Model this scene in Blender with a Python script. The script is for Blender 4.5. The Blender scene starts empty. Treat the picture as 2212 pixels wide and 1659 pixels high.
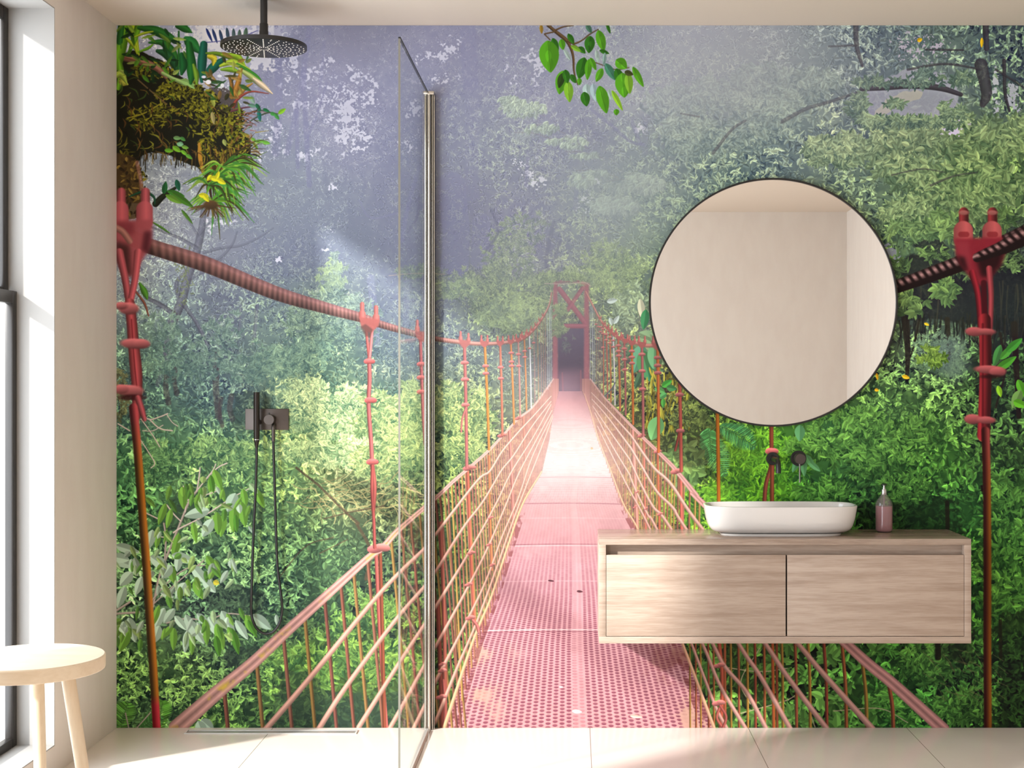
import bpy, bmesh, math, random
import numpy as np
from mathutils import Vector, Matrix

# ------------------------------------------------------------------ camera, sky, sun, exposure
SC = bpy.context.scene
COL = SC.collection
PXM = 570.0                 # pixels per metre on the back wall
VX, VY, F = 1240.0, 820.0, 3100.0
DIST = F / PXM              # camera to back wall
FLOORY = 1572.0
CAMZ = (FLOORY - VY) / PXM

cam = bpy.data.cameras.new('camera')
cam.sensor_width = 36.0
cam.lens = 36.0 * F / 2212.0
cam.shift_x = -(VX - 1106.0) / 2212.0
cam.shift_y = -(829.5 - VY) / 2212.0
cam.clip_start = 0.05
camo = bpy.data.objects.new('camera', cam)
camo.location = (0, -DIST, CAMZ)
camo.rotation_euler = (math.pi / 2, 0, 0)
COL.objects.link(camo)
SC.camera = camo

SC.view_settings.view_transform = 'Standard'
SC.view_settings.look = 'None'
SC.view_settings.gamma = 1.0
SC.view_settings.use_curve_mapping = False
SC.view_settings.exposure = 0.32
SC.cycles.use_denoising = True
SC.cycles.max_bounces = 10
SC.cycles.diffuse_bounces = 6
SC.cycles.transparent_max_bounces = 16
SC.cycles.caustics_reflective = False
SC.cycles.caustics_refractive = False
SC.cycles.sample_clamp_indirect = 4.0

world = bpy.data.worlds.new('sky')
SC.world = world
world.use_nodes = True
bg = world.node_tree.nodes['Background']
bg.inputs['Color'].default_value = (0.86, 0.935, 1.02, 1)
bg.inputs['Strength'].default_value = 6.6

SUN = Vector((1.0, 0.83, -0.66)).normalized()
sl = bpy.data.lights.new('sun', 'SUN')
sl.energy = 7.5
sl.angle = math.radians(3.0)
sl.color = (1.0, 0.975, 0.94)
so = bpy.data.objects.new('sun', sl)
so.location = (-6, -5, 5)
so.rotation_euler = SUN.to_track_quat('-Z', 'Y').to_euler()
COL.objects.link(so)

ROOM_X0, ROOM_X1 = (252 - VX) / PXM, 2.185
ROOM_Y0 = -6.1
ROOM_Z1 = (FLOORY - 55) / PXM
WIN1 = (-2.27, -0.65, 0.097, 2.56)
FILL_WIN = (-5.65, -3.35, 0.097, 2.56)  # unseen second opening, added to bring in fill light
WALL_T = 0.21

def portal(y0, y1, z0, z1):
    l = bpy.data.lights.new('window_daylight', 'AREA')
    l.shape = 'RECTANGLE'
    l.size, l.size_y = z1 - z0, y1 - y0
    l.cycles.is_portal = True
    o = bpy.data.objects.new('window_daylight', l)
    o.location = (ROOM_X0 - WALL_T - 0.02, (y0 + y1) / 2, (z0 + z1) / 2)
    o.rotation_euler = (0, -math.pi / 2, 0)
    COL.objects.link(o)
portal(*WIN1)
portal(*FILL_WIN)

# ------------------------------------------------------------------ helpers
def base_of(o):
    v = Vector((0, 0, 0))
    while o is not None:
        v += o.location
        o = o.parent
    return v

def thing(name, loc, label=None, cat=None, group=None, structure=False):
    o = bpy.data.objects.new(name, None)
    o.empty_display_size = 0.05
    o.location = loc
    COL.objects.link(o)
    tag(o, label, cat, group)
    if structure:
        o['kind'] = 'structure'
    return o

def tag(o, label=None, cat=None, group=None):
    if label: o['label'] = label
    if cat: o['category'] = cat
    if group: o['group'] = group
    return o

def obj(name, bm, mat, parent=None, smooth=35, origin=None, structure=False, label=None):
    """links a bmesh given in world coordinates as one mesh object"""
    bmesh.ops.recalc_face_normals(bm, faces=bm.faces[:])
    b = base_of(parent) if parent else Vector(origin or (0, 0, 0))
    bmesh.ops.translate(bm, verts=bm.verts[:], vec=-b)
    me = bpy.data.meshes.new(name)
    bm.to_mesh(me)
    bm.free()
    for m in (mat if isinstance(mat, (list, tuple)) else [mat]):
        me.materials.append(m)
    if smooth:
        me.polygons.foreach_set('use_smooth', [True] * len(me.polygons))
        me.set_sharp_from_angle(angle=math.radians(smooth))
    o = bpy.data.objects.new(name, me)
    COL.objects.link(o)
    if parent: o.parent = parent
    else: o.location = b
    if structure: o['kind'] = 'structure'
    if label: o['label'] = label
    return o

def box(bm, x0, x1, y0, y1, z0, z1, bev=0.0, seg=2):
    vs = [bm.verts.new((x, y, z)) for x in (x0, x1) for y in (y0, y1) for z in (z0, z1)]
    fs = [bm.faces.new([vs[i] for i in q]) for q in
          ((0, 1, 3, 2), (4, 6, 7, 5), (0, 4, 5, 1), (2, 3, 7, 6), (0, 2, 6, 4), (1, 5, 7, 3))]
    if bev:
        es = list({e for f in fs for e in f.edges})
        bmesh.ops.bevel(bm, geom=es, offset=bev, segments=seg, affect='EDGES', profile=0.5)
    return bm

def B():
    return bmesh.new()

def lathe(bm, prof, c, axis='Z', n=48, ang=None):
    """prof: list of (radius, height along axis); closed with caps where radius > 0"""
    c = Vector(c)
    rings = []
    for r, h in prof:
        ring = []
        if r <= 1e-6:
            p = {'Z': (0, 0, h), 'Y': (0, h, 0), 'X': (h, 0, 0)}[axis]
            ring = [bm.verts.new(c + Vector(p))]
        else:
            for i in range(n):
                a = 2 * math.pi * i / n
                ca, sa = r * math.cos(a), r * math.sin(a)
                p = {'Z': (ca, sa, h), 'Y': (ca, h, sa), 'X': (h, ca, sa)}[axis]
                ring.append(bm.verts.new(c + Vector(p)))
        rings.append(ring)
    for a, b in zip(rings, rings[1:]):
        if len(a) == 1 and len(b) == 1: continue
        for i in range(n):
            j = (i + 1) % n
            if len(a) == 1: bm.faces.new((a[0], b[i], b[j]))
            elif len(b) == 1: bm.faces.new((a[i], b[0], a[j]))
            else: bm.faces.new((a[i], b[i], b[j], a[j]))
    for ring in (rings[0], rings[-1]):
        if len(ring) > 1: bm.faces.new(ring)
    return bm

def crom(pts, step):
    """Catmull-Rom resampling"""
    P = [Vector(p) for p in pts]
    P = [2 * P[0] - P[1]] + P + [2 * P[-1] - P[-2]]
    out = []
    for i in range(1, len(P) - 2):
        p0, p1, p2, p3 = P[i - 1:i + 3]
        n = max(1, int((p2 - p1).length / step))
        for k in range(n):
            t = k / n
            out.append(0.5 * ((2 * p1) + (p2 - p0) * t + (2 * p0 - 5 * p1 + 4 * p2 - p3) * t * t
                              + (3 * p1 - p0 - 3 * p2 + p3) * t ** 3))
    out.append(P[-2])
    return out

def tube(bm, pts, r, n=16, cap=True, r_end=None):
    P = [Vector(p) for p in pts]
    T = [(P[min(i + 1, len(P) - 1)] - P[max(i - 1, 0)]).normalized() for i in range(len(P))]
    up = Vector((0, 0, 1)) if abs(T[0].z) < 0.9 else Vector((0, 1, 0))
    nrm = (up - T[0] * up.dot(T[0])).normalized()
    rings = []
    for i, (p, t) in enumerate(zip(P, T)):
        nrm = (nrm - t * nrm.dot(t)).normalized()
        bi = t.cross(nrm)
        rr = r if r_end is None else r + (r_end - r) * i / (len(P) - 1)
        rings.append([bm.verts.new(p + (nrm * math.cos(2 * math.pi * k / n) + bi * math.sin(2 * math.pi * k / n)) * rr)
                      for k in range(n)])
    for a, b in zip(rings, rings[1:]):
        for i in range(n):
            j = (i + 1) % n
            bm.faces.new((a[i], b[i], b[j], a[j]))
    if cap:
        bm.faces.new(rings[0]); bm.faces.new(rings[-1])
    return bm

def rings_solid(bm, rings, cap0=True, cap1=True):
    R = [[bm.verts.new(p) for p in ring] for ring in rings]
    n = len(R[0])
    for a, b in zip(R, R[1:]):
        for i in range(n):
            j = (i + 1) % n
            bm.faces.new((a[i], b[i], b[j], a[j]))
    if cap0: bm.faces.new(R[0])
    if cap1: bm.faces.new(R[-1])
    return bm

# ------------------------------------------------------------------ materials
def srgb(r, g, b):
    f = lambda c: (c / 255) / 12.92 if c / 255 <= 0.04045 else ((c / 255 + 0.055) / 1.055) ** 2.4
    return (f(r), f(g), f(b), 1.0)

def mat(name, col, rough=0.5, metal=0.0, spec=0.5):
    m = bpy.data.materials.new(name)
    m.use_nodes = True
    p = m.node_tree.nodes['Principled BSDF']
    p.inputs['Base Color'].default_value = col
    p.inputs['Roughness'].default_value = rough
    p.inputs['Metallic'].default_value = metal
    p.inputs['Specular IOR Level'].default_value = spec
    return m

def nodes_of(m):
    nt = m.node_tree
    return nt, nt.nodes, nt.links, nt.nodes['Principled BSDF']

def noisy(m, c1, c2, scale=(30, 30, 30), detail=4, bump=0.0, bscale=60, lo=0.35, hi=0.65):
    nt, N, L, p = nodes_of(m)
    tc = N.new('ShaderNodeTexCoord'); mp = N.new('ShaderNodeMapping')
    mp.inputs['Scale'].default_value = scale
    L.new(tc.outputs['Object'], mp.inputs['Vector'])
    nz = N.new('ShaderNodeTexNoise'); nz.inputs['Scale'].default_value = 1.0
    nz.inputs['Detail'].default_value = detail
    L.new(mp.outputs['Vector'], nz.inputs['Vector'])
    rp = N.new('ShaderNodeValToRGB')
    rp.color_ramp.elements[0].position = lo; rp.color_ramp.elements[0].color = c1
    rp.color_ramp.elements[1].position = hi; rp.color_ramp.elements[1].color = c2
    L.new(nz.outputs['Fac'], rp.inputs['Fac'])
    L.new(rp.outputs['Color'], p.inputs['Base Color'])
    if bump:
        nb = N.new('ShaderNodeTexNoise'); nb.inputs['Scale'].default_value = bscale
        nb.inputs['Detail'].default_value = 5
        L.new(tc.outputs['Object'], nb.inputs['Vector'])
        bp = N.new('ShaderNodeBump'); bp.inputs['Strength'].default_value = bump
        bp.inputs['Distance'].default_value = 0.002
        L.new(nb.outputs['Fac'], bp.inputs['Height'])
        L.new(bp.outputs['Normal'], p.inputs['Normal'])
    return m

def wood(name, dark, light, axis='X', scale=7.0, rough=0.5, stretch=9.0, spec=0.3):
    """streaky veneer: noise stretched along the grain, warped for cathedral figure"""
    m = mat(name, light, rough, 0, spec)
    nt, N, L, p = nodes_of(m)
    tc = N.new('ShaderNodeTexCoord')
    def mapped(sc):
        mp = N.new('ShaderNodeMapping')
        s = [sc * stretch] * 3
        s['XYZ'.index(axis)] = sc
        mp.inputs['Scale'].default_value = s
        L.new(tc.outputs['Object'], mp.inputs['Vector'])
        return mp
    a = N.new('ShaderNodeTexNoise'); a.inputs['Scale'].default_value = 1; a.inputs['Detail'].default_value = 3
    a.inputs['Distortion'].default_value = 0.5
    L.new(mapped(scale * 0.14).outputs['Vector'], a.inputs['Vector'])
    wv = N.new('ShaderNodeMath'); wv.operation = 'MULTIPLY'; wv.inputs[1].default_value = 26.0
    L.new(a.outputs['Fac'], wv.inputs[0])
    sn = N.new('ShaderNodeMath'); sn.operation = 'SINE'; L.new(wv.outputs[0], sn.inputs[0])
    b = N.new('ShaderNodeTexNoise'); b.inputs['Scale'].default_value = 1; b.inputs['Detail'].default_value = 5
    b.inputs['Roughness'].default_value = 0.65
    L.new(mapped(scale).outputs['Vector'], b.inputs['Vector'])
    g = N.new('ShaderNodeTexNoise'); g.inputs['Scale'].default_value = 1; g.inputs['Detail'].default_value = 3
    L.new(mapped(scale * 5.0).outputs['Vector'], g.inputs['Vector'])
    gm = N.new('ShaderNodeMath'); gm.operation = 'MULTIPLY_ADD'; gm.inputs[1].default_value = 0.55; gm.inputs[2].default_value = -0.275
    L.new(g.outputs['Fac'], gm.inputs[0])
    gs = N.new('ShaderNodeMath'); gs.operation = 'ADD'; L.new(gm.outputs[0], gs.inputs[0]); L.new(b.outputs['Fac'], gs.inputs[1])
    c = N.new('ShaderNodeMath'); c.operation = 'MULTIPLY_ADD'
    c.inputs[1].default_value = 0.07; L.new(sn.outputs[0], c.inputs[0]); L.new(gs.outputs[0], c.inputs[2])
    rp = N.new('ShaderNodeValToRGB')
    rp.color_ramp.elements[0].position = 0.28; rp.color_ramp.elements[0].color = dark
    rp.color_ramp.elements[1].position = 0.66; rp.color_ramp.elements[1].color = light
    L.new(c.outputs[0], rp.inputs['Fac'])
    L.new(rp.outputs['Color'], p.inputs['Base Color'])
    return m

def glass(name, tint=(1, 1, 1, 1), refl=1.0, ior=1.45):
    m = bpy.data.materials.new(name)
    m.use_nodes = True
    nt = m.node_tree; N, L = nt.nodes, nt.links
    N.remove(N['Principled BSDF'])
    tr = N.new('ShaderNodeBsdfTransparent'); tr.inputs['Color'].default_value = tint
    gl = N.new('ShaderNodeBsdfGlossy'); gl.inputs['Roughness'].default_value = 0.0
    fr = N.new('ShaderNodeFresnel'); fr.inputs['IOR'].default_value = ior
    mu = N.new('ShaderNodeMath'); mu.operation = 'MULTIPLY'; mu.inputs[1].default_value = refl
    mx = N.new('ShaderNodeMixShader')
    ge = N.new('ShaderNodeNewGeometry')
    fb = N.new('ShaderNodeMath'); fb.operation = 'SUBTRACT'; fb.inputs[0].default_value = 1.0
    L.new(ge.outputs['Backfacing'], fb.inputs[1])
    fm = N.new('ShaderNodeMath'); fm.operation = 'MULTIPLY'
    L.new(fr.outputs[0], fm.inputs[0]); L.new(fb.outputs[0], fm.inputs[1])
    L.new(fm.outputs[0], mu.inputs[0]); L.new(mu.outputs[0], mx.inputs[0])
    L.new(tr.outputs[0], mx.inputs[1]); L.new(gl.outputs[0], mx.inputs[2])
    L.new(mx.outputs[0], N['Material Output'].inputs['Surface'])
    return m

M = {}
M['plaster'] = noisy(mat('beige wall plaster', srgb(178, 167, 154), 0.75, 0, 0.2),
                     srgb(206, 196, 187), srgb(209, 200, 191), (14, 14, 5), 5, 0.12, 90)
M['ceiling'] = mat('warm beige ceiling paint', srgb(206, 193, 179), 0.8, 0, 0.15)
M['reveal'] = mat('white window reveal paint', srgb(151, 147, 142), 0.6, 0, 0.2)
M['black_metal'] = mat('matt black metal', srgb(20, 18, 17), 0.38, 0.0, 0.5)
M['dark_bronze'] = mat('brushed dark bronze', srgb(84, 76, 71), 0.38, 0.8)
M['frame'] = mat('dark anodised window frame', srgb(40, 36, 33), 0.3, 0.3)
M['chrome'] = mat('polished chrome', srgb(206, 202, 194), 0.16, 1.0)
M['rail'] = mat('satin aluminium rail', srgb(206, 203, 198), 0.35, 0.15)
M['steel'] = mat('brushed steel', srgb(186, 183, 180), 0.28, 1.0)
M['gasket_and_reflection'] = mat('black rubber gasket and glass edge reflection', srgb(16, 16, 16), 0.5)  # also used for the strip imitating the glass edge reflection
M['nozzle'] = mat('pale rubber nozzle', srgb(222, 214, 200), 0.5)
M['ceramic'] = mat('white glazed ceramic', srgb(204, 200, 196), 0.12, 0, 0.5)
M['mirror'] = mat('mirror silver', srgb(246, 245, 242), 0.0, 1.0)
M['glass'] = glass('clear glass', (0.985, 0.992, 0.988, 1), 0.6)
M['pane'] = glass('window pane', (0.98, 0.985, 0.985, 1), 0.5)
M['glass_edge'] = mat('polished glass edge', srgb(120, 118, 108), 0.25, 0, 0.5)
M['oak'] = wood('light walnut veneer', srgb(150, 130, 115), srgb(174, 156, 141), 'X', 3.2, 0.42, 18.0)
M['oak_top'] = wood('walnut veneer top', srgb(130, 110, 96), srgb(160, 142, 127), 'X', 3.6, 0.24, 16.0, 0.5)
M['birch'] = wood('pale birch', srgb(204, 184, 156), srgb(213, 195, 169), 'X', 5.0, 0.5, 5.0)
M['birch_leg'] = wood('pale birch legs', srgb(204, 184, 156), srgb(213, 195, 169), 'Z', 5.0, 0.5, 5.0)
# ------------------------------------------------------------------ room shell
bm = B(); box(bm, ROOM_X0 - 0.3, ROOM_X1 + 0.2, ROOM_Y0 - 0.2, 0.2, -0.12, 0)
mt = mat('beige floor tile', srgb(176, 164, 150), 0.18, 0, 0.32)
nt, N, L, p = nodes_of(mt)
tc = N.new('ShaderNodeTexCoord')
sx = N.new('ShaderNodeSeparateXYZ'); L.new(tc.outputs['Object'], sx.inputs[0])
def seam(out, off, size, w):
    a = N.new('ShaderNodeMath'); a.operation = 'ADD'; a.inputs[1].default_value = -off + 60 * size; L.new(out, a.inputs[0])
    md = N.new('ShaderNodeMath'); md.operation = 'MODULO'; md.inputs[1].default_value = size; L.new(a.outputs[0], md.inputs[0])
    lt = N.new('ShaderNodeMath'); lt.operation = 'LESS_THAN'; lt.inputs[1].default_value = w; L.new(md.outputs[0], lt.inputs[0])
    return lt
s1 = seam(sx.outputs['X'], 0.0588, 0.6, 0.0022)
s2 = seam(sx.outputs['Y'], -1.2, 1.2, 0.0022)
mxs = N.new('ShaderNodeMath'); mxs.operation = 'MAXIMUM'
L.new(s1.outputs[0], mxs.inputs[0]); L.new(s2.outputs[0], mxs.inputs[1])
nz = N.new('ShaderNodeTexNoise'); nz.inputs['Scale'].default_value = 3.0; nz.inputs['Detail'].default_value = 6
L.new(tc.outputs['Object'], nz.inputs['Vector'])
rp = N.new('ShaderNodeValToRGB')
rp.color_ramp.elements[0].position = 0.3; rp.color_ramp.elements[0].color = srgb(222, 209, 198)
rp.color_ramp.elements[1].position = 0.7; rp.color_ramp.elements[1].color = srgb(227, 215, 205)
L.new(nz.outputs['Fac'], rp.inputs['Fac'])
mix = N.new('ShaderNodeMixRGB'); mix.inputs['Color2'].default_value = srgb(120, 108, 96)
L.new(mxs.outputs[0], mix.inputs['Fac']); L.new(rp.outputs['Color'], mix.inputs['Color1'])
L.new(mix.outputs['Color'], p.inputs['Base Color'])
obj('floor', bm, mt, structure=True, smooth=0)

bm = B(); box(bm, ROOM_X0 - 0.3, ROOM_X1 + 0.2, ROOM_Y0 - 0.2, 0.2, ROOM_Z1, ROOM_Z1 + 0.15)
obj('ceiling', bm, M['ceiling'], structure=True, smooth=0)
bm = B(); box(bm, ROOM_X0 - WALL_T, ROOM_X1 + 0.2, 0.0, 0.2, 0, ROOM_Z1)
obj('wall_back', bm, M['plaster'], structure=True, smooth=0)
bm = B(); box(bm, ROOM_X0 - WALL_T, ROOM_X1 + 0.2, ROOM_Y0 - 0.2, ROOM_Y0, 0, ROOM_Z1)
obj('wall_front', bm, M['plaster'], structure=True, smooth=0)
bm = B(); box(bm, ROOM_X1, ROOM_X1 + 0.2, ROOM_Y0, 0.0, 0, ROOM_Z1)
obj('wall_right', bm, M['plaster'], structure=True, smooth=0)
bm = B()
xa, xb = ROOM_X0 - WALL_T, ROOM_X0
ys = [ROOM_Y0, FILL_WIN[0], FILL_WIN[1], WIN1[0], WIN1[1], 0.0]
for a, b in ((0, 1), (2, 3), (4, 5)):
    box(bm, xa, xb, ys[a], ys[b], 0, ROOM_Z1)
for w in (WIN1, FILL_WIN):
    box(bm, xa, xb, w[0], w[1], 0, w[2])
    box(bm, xa, xb, w[0], w[1], w[3], ROOM_Z1)
obj('wall_left', bm, M['plaster'], structure=True, smooth=0)

def window(name, w, panes):
    y0, y1, z0, z1 = w
    t = thing(name, (ROOM_X0 - 0.1, (y0 + y1) / 2, z0), structure=True)
    e = 0.004
    xi, xo = ROOM_X0 + 0.0005, ROOM_X0 - WALL_T
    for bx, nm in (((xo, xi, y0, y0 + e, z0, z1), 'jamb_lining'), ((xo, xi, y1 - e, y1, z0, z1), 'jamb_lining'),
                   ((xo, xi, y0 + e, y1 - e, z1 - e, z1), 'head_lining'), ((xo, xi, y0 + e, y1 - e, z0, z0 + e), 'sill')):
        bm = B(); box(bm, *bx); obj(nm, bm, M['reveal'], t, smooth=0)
    ya, yb = y0 + e, y1 - e
    zt = 1.614
    # fixed light above
    fx0, fx1 = ROOM_X0 - 0.168, ROOM_X0 - 0.152
    bm = B(); s = 0.042
    box(bm, fx0, fx1, ya, ya + s, zt, z1 - e, 0.002); box(bm, fx0, fx1, yb - s, yb, zt, z1 - e, 0.002)
    box(bm, fx0, fx1, ya + s, yb - s, z1 - e - s, z1 - e, 0.002); box(bm, fx0, fx1, ya + s, yb - s, zt, zt + 0.012, 0.002)
    obj('fixed_frame', bm, M['frame'], t)
    bm = B(); box(bm, fx1 - 0.009, fx1 - 0.003, ya + s - 0.004, yb - s + 0.004, zt + 0.008, z1 - e - s + 0.004)
    obj('window_pane', bm, M['pane'], t, smooth=0)
    # casements below
    n = panes
    fx0, fx1 = ROOM_X0 - 0.150, ROOM_X0 - 0.124
    for k in range(n):
        a = ya + (yb - ya) * k / n; b = ya + (yb - ya) * (k + 1) / n
        bm = B(); s = 0.036
        box(bm, fx0, fx1, a, a + s, z0 + e, zt, 0.002); box(bm, fx0, fx1, b - s, b, z0 + e, zt, 0.002)
        box(bm, fx0, fx1, a + s, b - s, zt - 0.042, zt, 0.002); box(bm, fx0, fx1, a + s, b - s, z0 + e, z0 + e + 0.03, 0.002)
        o = obj('casement_frame', bm, M['frame'], t)
        bm = B(); box(bm, fx1 - 0.009, fx1 - 0.003, a + s - 0.004, b - s + 0.004, z0 + e + 0.026, zt - 0.038)
        obj('window_pane', bm, M['pane'], t, smooth=0)
    return t
window('window_1', WIN1, 1)
window('added_fill_window', FILL_WIN, 2)
# ------------------------------------------------------------------ the printed wall mural
# A flat photo-print wallpaper (suspension bridge in a rainforest). The print is drawn here stroke by
# stroke into a generated picture; coordinates run in print pixels, 570 to the metre. Its tones are darkened where the room's sun falls.
MX0, MX1, MY0, MY1 = 252, 2486, 55, 1572
PAD = 64
MW, MH = MX1 - MX0, MY1 - MY0
rng = np.random.default_rng(11)
random.seed(5)
CV = np.zeros((MH + 2 * PAD, MW + 2 * PAD, 3), np.float32)
OX, OY = MX0 - PAD, MY0 - PAD
HH, WW = CV.shape[:2]

def rgb(*c): return np.array(c, np.float32) / 255.0

def up(g, h, w):
    """smooth upsample of a coarse grid"""
    g = np.asarray(g, np.float32)
    ys = np.linspace(0, g.shape[0] - 1.001, h).astype(np.float32); xs = np.linspace(0, g.shape[1] - 1.001, w).astype(np.float32)
    yi, xi = ys.astype(int), xs.astype(int)
    fy, fx = ys - yi, xs - xi
    fy = fy * fy * (3 - 2 * fy); fx = fx * fx * (3 - 2 * fx)
    sh = (1,) * (g.ndim - 2)
    fy = fy.reshape((-1, 1) + sh); fx = fx.reshape((1, -1) + sh)
    a = g[yi][:, xi]; b = g[yi][:, xi + 1]; c = g[yi + 1][:, xi]; d = g[yi + 1][:, xi + 1]
    return a * (1 - fx) * (1 - fy) + b * fx * (1 - fy) + c * (1 - fx) * fy + d * fx * fy

def vnoise(scale, seed, sy=None):
    r = np.random.default_rng(seed)
    sy = sy or scale
    return up(r.random((int(HH / sy) + 3, int(WW / scale) + 3)), HH, WW)

def fbm(scale, seed, octs=4, sy=None):
    t = 0; a = 1; s = 0
    for o in range(octs):
        t = t + a * vnoise(max(2, scale / 2 ** o), seed + o, max(2, (sy or scale) / 2 ** o)); s += a; a *= 0.55
    return (t / s).astype(np.float32)

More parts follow.
